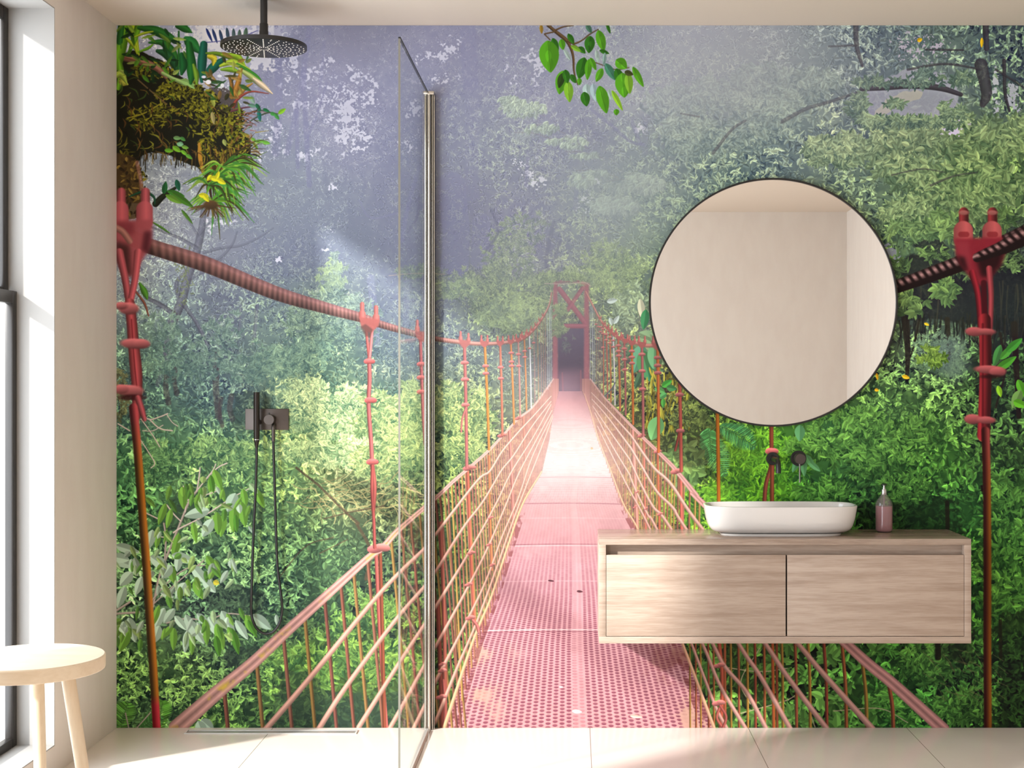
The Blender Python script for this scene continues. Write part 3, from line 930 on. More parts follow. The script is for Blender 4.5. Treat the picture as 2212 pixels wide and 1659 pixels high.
# yellow-green sprays around the gate
Y1, Y2 = rgb(80, 98, 76), rgb(150, 174, 112)
for cx, cy, rx, ry, n in ((905, 588, 52, 14, 90), (985, 620, 55, 40, 200), (1040, 640, 50, 45, 200), (1085, 660, 60, 45, 240), (1130, 690, 60, 34, 200), (1165, 640, 34, 50, 160), (1070, 600, 40, 40, 140), (1180, 610, 40, 24, 120),
                          (1255, 596, 60, 22, 160), (1330, 600, 70, 50, 260), (1390, 640, 30, 60, 120), (1310, 560, 60, 40, 180), (1100, 560, 60, 60, 160), (1130, 500, 60, 50, 140)):
    bush(cx, cy, rx, ry, n, 9, Y1 * (1.15 if cy < 580 else 1), Y2 * (.95 if cy < 580 else 1), alpha=.85)
stroke([(840, 595), (900, 590), (960, 592)], 2, rgb(150, 135, 120), alpha=.6)
for cx, cy, rx, ry, n in ((1345, 660, 22, 20, 30), (1360, 690, 20, 16, 24), (1372, 640, 22, 26, 30)):
    bush(cx, cy, rx, ry, n, 17, rgb(110, 130, 110), rgb(178, 200, 160), asp=.5)
leaves([1322, 1331, 1319, 1385, 1392], [649, 690, 694, 668, 690], [24, 22, 18, 46, 44], [12, 10, 9, 16, 18], [-.2, -1.0, 1.3, 1.45, 1.7], np.array([rgb(166, 182, 172)] * 3 + [rgb(190, 192, 160), rgb(60, 128, 80)]))
# sunny bush behind the mixer
for cx, cy, rx, ry, n, s in ((640, 838, 56, 24, 150, 14), (690, 870, 70, 40, 320, 14), (650, 905, 50, 30, 120, 13), (740, 900, 60, 60, 320, 14), (700, 975, 90, 26, 300, 14), (620, 975, 60, 18, 150, 13), (770, 970, 60, 34, 240, 14)):
    bush(cx, cy, rx, ry, n, s, rgb(94, 122, 90), rgb(214, 226, 158))
for cx, cy, rx, ry, n, s in ((830, 900, 60, 60, 320, 15), (900, 880, 50, 50, 240, 15), (870, 980, 60, 60, 320, 15), (960, 880, 50, 50, 240, 14), (1020, 890, 50, 45, 240, 13), (1000, 960, 40, 50, 160, 13), (815, 1000, 50, 40, 160, 14)):
    bush(cx, cy, rx, ry, n, s, rgb(80, 108, 70), rgb(178, 192, 116))
bush(430, 975, 120, 24, 280, 14, rgb(50, 84, 60), rgb(136, 170, 98)); bush(520, 985, 70, 26, 170, 14, rgb(56, 90, 62), rgb(142, 172, 104))
bush(350, 1000, 60, 40, 120, 13, rgb(40, 72, 48), rgb(110, 150, 86))
for cx, cy, rx, ry, n in ((410, 790, 90, 40, 160), (560, 790, 70, 50, 200), (640, 770, 80, 40, 220), (480, 720, 50, 50, 90), (350, 720, 60, 40, 90)):
    bush(cx, cy, rx, ry, n, 12, rgb(70, 98, 92), rgb(128, 160, 130), alpha=.7)
# bare tangled twigs under the bush
for k in range(70):
    x, y = 660 + 250 * random.random(), 1040 + 60 * random.random()
    pts = [(x, y)]
    a = random.uniform(-.4, 1.0) if random.random() < .6 else random.uniform(2.2, 3.4)
    for j in range(4):
        x += 14 * math.cos(a); y += 14 * math.sin(a); a += random.uniform(-.6, .6); pts.append((x, y))
    stroke(pts, random.uniform(1.2, 2.4), rgb(150, 142, 96) * random.uniform(.7, 1.1), alpha=.8)
for pts, w in (([(640, 1010), (690, 1050), (740, 1100), (775, 1130)], 5), ([(770, 1130), (800, 1190), (790, 1250)], 7), ([(700, 1120), (760, 1105), (830, 1092)], 3), ([(600, 1250), (660, 1180), (720, 1160)], 2.5), ([(690, 1195), (750, 1165)], 2.5)):
    stroke(pts, w, rgb(72, 60, 46), soft=2, alpha=.7)
# bright ground bushes lower left, behind the net
for cx, cy, rx, ry, n, s in ((640, 1415, 70, 22, 90, 20), (700, 1440, 60, 40, 140, 20), (740, 1350, 40, 30, 70, 18), (760, 1420, 50, 40, 120, 20), (840, 1420, 50, 50, 150, 20), (890, 1440, 40, 40, 100, 19), (820, 1330, 40, 40, 80, 18)):
    bush(cx, cy, rx, ry, n, s, rgb(52, 88, 48), rgb(142, 182, 82))
# deep shade pockets
for P, a in (([(440, 1270), (560, 1265), (580, 1330), (520, 1340), (450, 1310)], .6), ([(480, 1410), (560, 1390), (570, 1440), (500, 1450)], .6), ([(600, 1440), (680, 1450), (700, 1560), (620, 1560)], .45),
             ([(330, 1110), (400, 1060), (420, 1130), (350, 1160)], .4), ([(540, 1080), (570, 1080), (570, 1150), (540, 1150)], .35), ([(500, 850), (570, 840), (600, 900), (540, 940), (500, 920)], .4),
             ([(880, 1490), (930, 1480), (940, 1570), (880, 1570)], .3), ([(945, 1200), (1000, 1190), (990, 1400), (950, 1400)], .35)):
    poly(P, rgb(28, 38, 38), 12, a, rag=1.0)
poly([(590, 1500), (700, 1490), (800, 1505), (900, 1480), (968, 1490), (968, 1580), (590, 1580)], rgb(34, 48, 44), 14, .5, rag=.9)
poly([(560, 1330), (660, 1320), (700, 1350), (640, 1395), (570, 1390)], rgb(34, 48, 44), 12, .4, rag=1.0)
# right-hand masses
for cx, cy, rx, ry, n, s in ((1640, 955, 70, 22, 150, 17), (1620, 1010, 60, 40, 180, 18), (1700, 1010, 50, 40, 130, 17), (1640, 1068, 80, 24, 200, 20), (1560, 1070, 50, 26, 100, 18), (1470, 1090, 50, 40, 130, 18)):
    bush(cx, cy, rx, ry, n, s, rgb(46, 94, 28), rgb(124, 192, 44))
for cx, cy, rx, ry, n, s in ((1780, 960, 80, 40, 240, 17), (1870, 930, 90, 50, 320, 18), (1900, 1000, 80, 40, 240, 18), (1980, 930, 60, 40, 180, 17), (1780, 1060, 60, 24, 120, 17), (1950, 1060, 60, 50, 160, 16),
                             (2180, 1090, 60, 60, 170, 20), (2170, 1190, 60, 70, 200, 20), (2180, 1300, 50, 60, 140, 19), (2000, 1440, 70, 40, 150, 17), (2080, 1530, 80, 34, 180, 19), (1930, 1530, 60, 40, 140, 18)):
    bush(cx, cy, rx, ry, n, s, rgb(30, 62, 26), rgb(114, 168, 70))
for cx, cy, rx, ry, n, s in ((1880, 320, 120, 30, 260, 19), (2000, 300, 110, 40, 300, 20), (2120, 300, 100, 50, 300, 21), (1800, 330, 60, 30, 110, 17), (1960, 370, 90, 40, 220, 20), (2120, 390, 100, 50, 260, 20), (2060, 440, 80, 40, 160, 19), (1960, 470, 60, 40, 120, 18)):
    bush(cx, cy, rx, ry, n, s, rgb(78, 104, 70), rgb(166, 186, 128), asp=.42)
for cx, cy, rx, ry, n, s in ((1560, 210, 110, 40, 320, 15), (1640, 180, 60, 40, 160, 15), (1450, 230, 60, 40, 140, 13), (1500, 300, 90, 40, 260, 15), (1620, 270, 70, 50, 220, 15), (1740, 190, 70, 40, 200, 15), (1700, 240, 60, 40, 160, 15)):
    bush(cx, cy, rx, ry, n, s, rgb(96, 116, 116), rgb(162, 182, 162), asp=.42, alpha=.85)
# boughs and open sky, upper right
poly([(1850, 220), (1880, 180), (1960, 150), (2050, 160), (2072, 200), (2080, 260), (2030, 265), (1940, 250), (1870, 262), (1840, 245)], rgb(152, 154, 170), 8, .85, rag=.7)
poly([(1886, 246), (1915, 215), (1950, 196), (2000, 198), (1990, 212), (1930, 232), (1910, 250)], rgb(178, 174, 160), 4, .7, rag=.8)
holes(2060, 275, 24, 20, .9, rgb(196, 190, 212), seed=2); holes(2150, 195, 10, 40, .9, rgb(176, 180, 190), seed=2); holes(2190, 210, 20, 30, .8, rgb(170, 174, 186), seed=0); holes(1985, 100, 60, 30, .45, rgb(178, 172, 190), seed=1)
for pts, w, a in (([(1860, 192), (1910, 188), (1970, 184), (2030, 190), (2075, 204)], [10, 14, 15, 13, 9], .9), ([(1848, 55), (1850, 100), (1862, 142)], [12, 10, 6], .7), ([(2128, 55), (2130, 105)], [14, 11], .85), ([(2118, 140), (2130, 200), (2122, 225)], [28, 24, 14], .8),
                  ([(2168, 130), (2170, 200), (2180, 240)], [8, 7, 5], .85), ([(1690, 262), (1740, 235), (1790, 220), (1850, 200)], [9, 8, 7, 6], .5), ([(1790, 100), (1850, 98)], 4, .6), ([(1960, 150), (2040, 138), (2120, 150)], [5, 5, 4], .7), ([(2000, 107), (2080, 108)], 4, .7),
                  ([(2150, 150), (2212, 190), (2260, 230)], [5, 4, 3], .7), ([(1470, 245), (1510, 252)], 4, .5), ([(1540, 330), (1580, 280), (1610, 260)], [7, 6, 5], .5), ([(2010, 400), (2060, 380), (2110, 372)], [5, 4, 3], .5), ([(1925, 378), (1990, 365), (2040, 372)], [3, 3, 2], .5)):
    stroke(pts, w, rod(rgb(58, 54, 62), 1.15, .8), soft=2, alpha=a)
bush(1970, 178, 100, 10, 60, 12, rgb(62, 84, 72), rgb(112, 138, 108)); bush(2000, 160, 30, 10, 20, 14, rgb(60, 84, 76), rgb(110, 138, 118))
# dark hanging moss at right
def strands(x0, x1, y0f, ln, n, c1, c2, w=(1.5, 4), a=.8):
    for k in range(n):
        x = random.uniform(x0, x1); y0_ = y0f + random.uniform(-14, 14); l = ln * random.uniform(.4, 1.2)
        c = c1 + (c2 - c1) * random.random()
        stroke([(x, y0_), (x + random.uniform(-4, 4), y0_ + l * .5), (x + random.uniform(-7, 7), y0_ + l)], [random.uniform(*w), random.uniform(*w), .8], c, soft=2, alpha=a)
poly([(1935, 560), (1980, 540), (2060, 575), (2120, 590), (2230, 560), (2500, 560), (2500, 720), (2212, 740), (2130, 700), (2060, 700), (2010, 690), (1950, 700)], rgb(24, 24, 30), 16, .88, rag=.35)
poly([(1960, 520), (2030, 510), (2060, 545), (1990, 560)], rgb(26, 28, 32), 8, .7, rag=.6)
strands(1940, 2480, 690, 60, 170, rgb(20, 20, 22), rgb(44, 42, 36))
strands(1950, 2480, 620, 90, 60, rgb(34, 36, 36), rgb(58, 56, 44), a=.5)
holes(1920, 552, 20, 26, 1.0, rgb(124, 130, 142), seed=0)
for pts, w in (([(1955, 690), (1960, 760), (1958, 820)], [16, 12, 8]), ([(1985, 690), (1975, 740), (1966, 770)], [5, 4, 3]), ([(2045, 690), (2050, 760), (2044, 810)], [12, 6, 3]), ([(2160, 720), (2170, 800), (2150, 880)], [7, 5, 4]), ([(2190, 700), (2200, 900)], [14, 10])):
    stroke(pts, w, rgb(34, 28, 24), soft=2.5, alpha=.85)
bush(2030, 745, 50, 30, 120, 8, rgb(80, 108, 88), rgb(150, 186, 150), alpha=.7); bush(2040, 790, 60, 20, 100, 9, rgb(70, 98, 76), rgb(140, 180, 130), alpha=.7)
poly([(2030, 730), (2080, 730), (2100, 800), (2060, 830), (2020, 790)], rgb(110, 128, 132), 12, .45)
bush(1965, 650, 30, 40, 36, 22, rgb(72, 104, 44), rgb(140, 176, 84), droop=.5); bush(2050, 625, 30, 20, 26, 22, rgb(70, 108, 48), rgb(136, 180, 80), droop=.3)
bush(1975, 500, 50, 26, 50, 20, rgb(80, 112, 64), rgb(146, 178, 104)); bush(2040, 490, 40, 30, 46, 20, rgb(76, 108, 60), rgb(140, 176, 96)); bush(2165, 480, 40, 20, 30, 18, rgb(66, 98, 50), rgb(136, 168, 84))
bush(2005, 770, 26, 20, 22, 15, rgb(90, 130, 30), rgb(156, 190, 50)); bush(2025, 780, 20, 12, 12, 14, rgb(90, 130, 30), rgb(152, 190, 40))
leaves([2153, 2175, 2190, 2172, 2205, 2195, 2158, 2202], [768, 760, 745, 785, 838, 862, 845, 872], [50, 44, 46, 56, 40, 44, 26, 30], [17, 16, 18, 18, 18, 22, 12, 18], [1.9, -.8, -.7, -.6, 1.2, 2.0, 1.3, .4],
       np.array([rgb(60, 118, 58), rgb(70, 140, 50), rgb(58, 128, 44), rgb(66, 136, 40), rgb(80, 150, 40), rgb(100, 140, 70), rgb(120, 170, 40), rgb(90, 160, 40)]))
leaves([1894, 1956, 1893, 2001, 2120, 1986], [813, 814, 842, 700, 92, 86], [16, 18, 10, 12, 22, 12], [6, 9, 7, 6, 7, 9], [1.4, .3, .2, .4, 1.6, -.4], rgb(205, 170, 40))
# ferns
def fern(x, y, dx, dy, ln, n, c, w=3, lw=22):
    L = math.hypot(dx, dy); dx /= L; dy /= L
    stroke([(x, y), (x + dx * ln * .5, y + dy * ln * .5 - 6), (x + dx * ln, y + dy * ln)], 2, c * .8)
    for k in range(n):
        f = k / n; px_, py_ = x + dx * ln * f, y + dy * ln * f - 6 * math.sin(math.pi * f)
        l = lw * math.sin(math.pi * (0.12 + .86 * f)) + 3
        for s in (-1, 1):
            a = math.atan2(dy, dx) + s * 1.15
            leaves([px_ + math.cos(a) * l / 2], [py_ + math.sin(a) * l / 2], l, w, a, c * random.uniform(.75, 1.2))
fern(1520, 930, .42, .9, 110, 26, rgb(84, 146, 84), 3, 30); fern(1555, 920, .8, .5, 90, 22, rgb(70, 134, 80), 3, 28); fern(1530, 925, .1, 1, 70, 18, rgb(74, 138, 76), 3, 26)
fern(260, 1575, .3, -1, 60, 14, rgb(90, 150, 60), 4, 26); fern(345, 1572, .1, -1, 60, 14, rgb(86, 146, 50), 4, 24); fern(300, 1580, .9, -.6, 60, 14, rgb(70, 130, 60), 4, 22)
# broad leaves and thicket right of the gate
bush(1400, 760, 26, 40, 24, 44, rgb(56, 110, 70), rgb(120, 166, 130), droop=.6, leafn=2, asp=.55)
leaves([1378, 1395, 1412], [775, 790, 770], [64, 70, 54], [34, 36, 28], [1.9, 1.3, 1.6], np.array([rgb(84, 146, 112), rgb(70, 132, 84), rgb(96, 156, 108)]))
for k in range(150):
    x = random.uniform(1395, 1490); y = random.uniform(800, 930)
    leaves([x], [y], random.uniform(14, 30), random.uniform(3, 5), 1.57 + random.uniform(-.35, .35), rgb(168, 168, 66) * random.uniform(.5, 1.05), .9)
leaves([1415, 1440, 1425, 1430, 1450, 1432], [925, 828, 842, 855, 838, 870], [54, 26, 24, 22, 22, 20], [34, 14, 14, 12, 14, 10], [1.9, -.6, .4, 2.6, .2, 1.6], np.array([rgb(104, 156, 96), rgb(74, 150, 60), rgb(90, 150, 80), rgb(88, 150, 84), rgb(74, 128, 70), rgb(82, 146, 64)]))
bush(1500, 900, 50, 30, 110, 12, rgb(76, 88, 52), rgb(158, 176, 92)); bush(1470, 1000, 40, 40, 60, 24, rgb(62, 100, 62), rgb(136, 174, 108), asp=.55)
poly([(1440, 950), (1520, 940), (1540, 1000), (1470, 1010)], rgb(50, 52, 40), 10, .4, rag=.5)
leaves([1727, 1720, 1735, 1750, 1760], [935, 1000, 1005, 998, 1008], [36, 44, 48, 40, 30], [22, 16, 16, 14, 12], [1.6, 2.0, 1.5, 1.0, .7], rgb(92, 150, 96))
# dark under the basin shelf
poly([(1840, 1080), (1960, 1095), (2070, 1075), (2090, 1160), (1860, 1160)], rgb(10, 20, 12), 14, .55, rag=1.1)
poly([(2150, 1330), (2260, 1310), (2250, 1590), (2160, 1590)], rgb(8, 10, 8), 18, .6, rag=1.0)
poly([(2010, 1385), (2100, 1380), (2105, 1440), (2040, 1430)], rgb(26, 30, 20), 10, .5, rag=.9)
for x, y0_, y1_, w in ((2045, 1085, 1140, 9), (2160, 1340, 1420, 7), (2025, 1390, 1420, 12), (2120, 1050, 1060, 5)):
    stroke([(x, y0_), (x + 1, y1_)], w, rgb(20, 14, 10), soft=2.5, alpha=.8)
for k in range(40):
    x, y = random.uniform(1980, 2160), random.uniform(1390, 1500); a = random.uniform(.2, 1.2)
    stroke([(x, y), (x + 26 * math.cos(a), y + 26 * math.sin(a))], 1.2, rgb(110, 96, 66), alpha=.5)
# plants seen through the right-hand net
for k in range(44):
    x, y = random.uniform(1500, 1900), random.uniform(1395, 1570)
    bush(x, y, 12, 10, 3, 30, rgb(40, 74, 28), rgb(126, 180, 84), asp=.42, leafn=5)
for pts in ([(1560, 1440), (1640, 1450), (1700, 1443)], [(1600, 1540), (1690, 1515), (1720, 1500)], [(1690, 1450), (1740, 1520), (1760, 1570)], [(1800, 1535), (1900, 1530), (1960, 1560)], [(1640, 1400), (1600, 1470), (1620, 1520)]):
    stroke(pts, 2.2, rgb(150, 140, 112), alpha=.75)

for cx, cy, rx, ry, n in ((1850, 230, 26, 30, 40), (1900, 262, 50, 10, 50), (1980, 262, 60, 10, 60), (2060, 240, 26, 30, 40), (1880, 178, 40, 12, 40), (2060, 170, 40, 14, 40), (1930, 222, 24, 8, 12)):
    bush(cx, cy, rx, ry, n, 15, rgb(74, 98, 84), rgb(142, 166, 122), mix=.3)
for cx, cy, rx, ry, n in ((1950, 572, 40, 16, 26), (2010, 548, 50, 14, 30), (2080, 580, 40, 14, 24), (2190, 566, 60, 16, 40), (2260, 560, 60, 16, 30), (1940, 600, 20, 30, 20)):
    bush(cx, cy, rx, ry, n, 16, rgb(34, 48, 34), rgb(112, 146, 80), mix=.2)
crisp(.3, 7)

settle(0.45)
def fog(cx, cy, rx, ry, a, c):
    yy_, xx_ = np.mgrid[0:HH, 0:WW].astype(np.float32)
    A_ = a * np.exp(-(((xx_ + OX - cx) / rx) ** 2 + ((yy_ + OY - cy) / ry) ** 2))
    CV[:] += A_[..., None] * (np.asarray(c, np.float32) - CV)
for P, a in (([(940, 420), (1010, 400), (1030, 520), (1000, 640), (945, 640)], .28), ([(1150, 430), (1230, 420), (1240, 560), (1180, 610), (1150, 540)], .22), ([(860, 200), (940, 220), (920, 330), (850, 330)], .25), ([(1010, 60), (1080, 60), (1070, 200), (1000, 190)], .25), ([(620, 520), (720, 540), (700, 600), (600, 600)], .2), ([(1240, 240), (1330, 270), (1310, 330), (1240, 320)], .2)):
    poly(P, rgb(92, 92, 122), 22, a, rag=.0)
for pts, w in (([(1195, 480), (1180, 560), (1190, 610)], 9), ([(1210, 520), (1196, 560)], 5), ([(1060, 450), (1075, 500), (1050, 540)], 6), ([(905, 420), (900, 470), (880, 500)], 6)):
    stroke(pts, w, rgb(84, 84, 108), soft=4, alpha=.5)
fog(980, 130, 460, 200, .42, rgb(150, 152, 178)); fog(1050, 300, 340, 200, .24, rgb(142, 146, 164)); fog(640, 150, 160, 160, .25, rgb(152, 154, 182)); fog(600, 470, 230, 130, .30, rgb(126, 134, 154))
for cx, cy, rx, ry in ((1130, 232, 46, 16), (1180, 275, 40, 12), (1225, 305, 44, 14), (1262, 332, 40, 9), (1290, 372, 45, 11), (1255, 388, 30, 12), (1370, 395, 60, 18), (1330, 440, 50, 18), (1100, 215, 26, 10)):
    bush(cx, cy, rx, ry, int(rx * ry / 8), 12, rgb(134, 146, 146), rgb(188, 204, 182), alpha=.9, droop=.75, mix=.1)
for cx, cy, rx, ry, n in ((985, 625, 55, 30, 60), (1080, 670, 60, 34, 80), (1140, 690, 50, 30, 60), (720, 600, 30, 40, 50), (1330, 600, 60, 40, 60)):
    bush(cx, cy, rx, ry, n, 11, rgb(104, 122, 104), rgb(158, 180, 124), alpha=.8, mix=.2); fog(1560, 150, 260, 120, .22, rgb(152, 158, 164)); fog(1330, 420, 160, 110, .2, rgb(136, 146, 148))
# ---- 5. gate tower
gate = rgb(136, 80, 90)
poly([(1204, 700), (1264, 700), (1264, 850), (1204, 850)], lambda x, y: rgb(78, 70, 88) + (rgb(58, 50, 66) - rgb(78, 70, 88)) * np.clip((y - 720) / 90., 0, 1)[..., None], 2, .95)
poly([(1206, 800), (1262, 800), (1258, 850), (1207, 850)], rgb(128, 96, 112), 8, .6)
bush(1222, 745, 16, 30, 24, 8, rgb(70, 74, 84), rgb(104, 116, 108), alpha=.6)
for P in ([(1195, 612), (1204, 612), (1205.5, 880), (1193, 880)], [(1262, 616), (1272, 616), (1274, 880), (1261, 880)]):
    poly(P, gate, 1, .9)
stroke([(1196, 610), (1235, 606), (1270, 614)], 7, gate, soft=3, alpha=.6)
stroke([(1208, 624), (1262, 695)], 11, rod(gate, 1.05, .9), soft=1.5, alpha=.92)
stroke([(1258, 622), (1226, 668)], 9, rod(gate, 1.05, .9), soft=1.5, alpha=.85)
stroke([(1204, 704), (1263, 704)], 10, rod(gate, 1.08, .88), soft=1.5, alpha=.92)
bush(1208, 672, 16, 14, 40, 7, Y1, Y2, alpha=.9); bush(1200, 700, 20, 10, 50, 7, Y1, Y2, alpha=.9); bush(1212, 712, 14, 8, 26, 7, Y1, Y2, alpha=.8); bush(1200, 720, 10, 8, 20, 7, Y1, Y2, alpha=.8)
bush(1215, 598, 44, 10, 70, 9, Y1, Y2); bush(1180, 605, 20, 20, 40, 9, Y1, Y2)
stroke([(1176, 612), (1220, 613), (1262, 610), (1275, 618)], 1.6, rgb(168, 150, 140), alpha=.9)
stroke([(1206, 800), (1204, 870)], 2.5, rgb(92, 60, 76), alpha=.6); stroke([(1214, 805), (1216, 850)], 3, gate, alpha=.5); stroke([(1254, 800), (1254, 850)], 3, gate, alpha=.5)

# ---- 6. deck
DL = np.array([(1207, 845), (1195, 890), (1186, 950), (1170, 1020), (1129, 1090), (1097, 1180), (1061, 1290), (1020, 1390), (962, 1572)], float)
DR = np.array([(1257, 845), (1274, 890), (1292, 950), (1319, 1020), (1345, 1090), (1375, 1142), (1412, 1235), (1472, 1390), (1541, 1572)], float)
yy = np.arange(845, 1573 + 10); xx = np.arange(930, 1570)
xl = np.interp(yy, DL[:, 1], DL[:, 0]); xr = np.interp(yy, DR[:, 1], DR[:, 0])
Xg, Yg = np.meshgrid(xx.astype(np.float32), yy.astype(np.float32))
U = (Xg - xl[:, None]) / (xr - xl)[:, None]
mask = np.clip(np.minimum(Xg - xl[:, None], xr[:, None] - Xg) + .5, 0, 1)
YS = Yg + 5 * np.sin(np.clip(U, 0, 1) * math.pi) * (Yg - 845) / 727 - 3 * (U - .5) * (Yg - 845) / 727      # slight sag of each sheet
keys = [845, 870, 900, 940, 1000, 1050, 1100, 1160, 1230, 1363, 1470, 1580]
kp = np.array([(128, 92, 100), (140, 98, 102), (150, 116, 118), (166, 144, 142), (172, 156, 155), (158, 134, 134), (156, 122, 122), (156, 118, 120), (160, 124, 128), (164, 122, 126), (162, 120, 123), (164, 118, 120)], float) / 255  # plate tones darkened to offset the sun falling on this stretch
plate = np.stack([np.interp(YS, keys, kp[:, i]) for i in range(3)], -1).astype(np.float32)
nh = 38.0
rowf = 71400.0 / np.maximum(YS - 795, 20) ; pitch = (np.maximum(YS - 795, 20)) ** 2 / 71400.0
cw = (xr - xl)[:, None] / nh
ci = np.floor(U * nh)
fu = U * nh - ci; fv = rowf + 0.5 * (ci % 2); fv = fv - np.floor(fv)
e = np.sqrt(((fu - .5) / .37) ** 2 + ((fv - .5) / .36) ** 2)
hole = np.clip((1 - e) * np.minimum(cw * .37, pitch * .36) + .5, 0, 1)
vis = np.clip((pitch - 1.6) / 2.2, 0, 1)
stripe = np.clip(.62 - np.abs(fu - .5), 0, .5) * 2 * np.clip((Yg - 1010) / 60, 0, 1)
hole = hole * vis + (1 - vis) * (0.05 + 0.20 * stripe * (.6 + .6 * vis))
mid = np.abs(U - .505) < .026
hole = np.where(mid, hole * .35, hole); edge = (U < .05) | (U > .95)
n3 = CV.shape
nn = at2(N2, xx[0], xx[-1] + 1, yy[0], yy[-1] + 1); n1 = at2(N3, xx[0], xx[-1] + 1, yy[0], yy[-1] + 1)
hole *= np.clip(1.25 - 1.2 * np.clip((nn - .58) * 5, 0, 1) * np.clip(np.abs(U - .5) * 2.4, 0, 1), 0, 1)
hc = np.where((fv < .5)[..., None], rgb(90, 38, 56), rgb(116, 66, 78)); glare = np.exp(-((Yg - 985) / 60) ** 2)
hole = hole * (1 - .8 * glare)
deck = plate * 1.06 * (1 + .10 * (n1 - .5)[..., None])
deck = deck + (hc - deck) * (hole * .80)[..., None]
# far planking
band = 0.5 + 0.5 * np.sin(rowf * 2 * math.pi / 5.2)
pl = np.clip(1 - np.abs(Yg - 985) / 110, 0, 1)
deck *= (1 - .13 * pl * (band > .72))[..., None]
for ys_, k, c in ((1031, .5, rgb(120, 84, 92)), (1088, .55, rgb(110, 66, 76)), (1120, .25, rgb(186, 160, 158)), (1180, .6, rgb(190, 162, 162)), (1177, .4, rgb(90, 48, 58)), (1257, .5, rgb(176, 140, 144)), (1363, .85, rgb(196, 172, 170)), (1367, .4, rgb(90, 44, 58)), (1545, .35, rgb(180, 148, 140))):
    ln = np.clip(1.6 - np.abs(YS - ys_), 0, 1) * (.5 + .9 * n1)
    deck += (c - deck) * np.clip(ln * k, 0, 1)[..., None]
yel = np.clip((nn - .50) * 5, 0, 1) * np.clip((np.abs(U - .5) - .22) * 4, 0, 1) * np.clip((Yg - 1280) / 150, 0, 1)
deck += (rgb(172, 148, 106) - deck) * (yel * .42 * (hole < .5))[..., None]
drk = np.clip((U - .72) * 5, 0, 1) * np.clip((nn - .42) * 5, 0, 1) * np.clip((Yg - 1390) / 20, 0, 1) * np.clip((1500 - Yg) / 40, 0, 1)
deck += (rgb(92, 42, 44) - deck) * (drk * .45)[..., None]
rust = edge * np.clip((n1 - .45) * 6, 0, 1) * np.clip((Yg - 1060) / 60, 0, 1)
deck += (rgb(96, 46, 46) - deck) * (rust * .6)[..., None]
sl = CV[yy[0] - OY:yy[-1] + 1 - OY, xx[0] - OX:xx[-1] + 1 - OX]
sl += mask[..., None] * (deck - sl)
for x, y, l, w, c in ((1246, 1536, 22, 8, rgb(205, 188, 186)), (1212, 1483, 9, 4, rgb(200, 190, 186)), (1374, 1547, 28, 7, rgb(196, 160, 146)), (1278, 968, 6, 5, rgb(150, 120, 80)), (1190, 1254, 14, 4, rgb(70, 40, 46)), (1252, 1277, 14, 5, rgb(70, 40, 46))):
    leaves([x], [y], l, w, .1, c)

# ---- 7. side nets
def along(line, n):
    q = resample(line, 2.0); d = np.concatenate([[0], np.cumsum(np.hypot(*np.diff(q[:, :2], axis=0).T))])
    t = np.linspace(0, d[-1], n)
    return np.column_stack([np.interp(t, d, q[:, i]) for i in range(q.shape[1])])
HL = [(382, 1571, 36), (468, 1496, 31), (544, 1433, 27), (620, 1362, 24), (736, 1258, 18), (800, 1200, 15), (826, 1182, 14), (863, 1142, 12), (942, 1074, 9), (977, 1041, 8), (1013, 1010, 7), (1056, 972, 6), (1084, 942, 5), (1119, 904, 4.5), (1145, 884, 4), (1167, 858, 3.5), (1195, 818, 2.5)]
HR = [(1275, 818, 2.5), (1300, 852, 3.5), (1318, 872, 4), (1360, 916, 6), (1385, 941, 7), (1443, 997, 9), (1461, 1017, 10), (1502, 1068, 12), (1524, 1093, 13), (1828, 1390, 22), (1930, 1478, 25), (2036, 1574, 28)]
hl = along(HL, 400); hr = along(HR, 400)
# hazy mesh where the rods crowd together
pinkveil = rgb(150, 104, 98)
def veil(hand, edge_, xa, xb, a0, a1):
    hs = [(p[0], p[1]) for p in hand if min(xa, xb) <= p[0] <= max(xa, xb)]
    hs.sort(key=lambda p: p[0])
    x0, x1 = int(min(xa, xb)), int(max(xa, xb))
    hx_, hy_ = zip(*hs)
    e_ = edge_[np.argsort(edge_[:, 0])]
    for x in range(x0, x1):
        yt = np.interp(x, hx_, hy_); yb = np.interp(x, e_[:, 0], e_[:, 1])
        a = a0 + (a1 - a0) * (x - xa) / (xb - xa)
        if yb > yt:
            s = CV[int(yt) - OY:int(yb) - OY, x - OX]
            s += a * (pinkveil * (.92 + .16 * random.random()) - s)
veil(hl, DL, 1000, 1207, .1, .9); veil(hr, DR, 1470, 1257, .1, .9)
rodc = [rgb(120, 72, 58), rgb(134, 100, 60), rgb(128, 82, 66), rgb(138, 106, 58), rgb(112, 66, 56)]
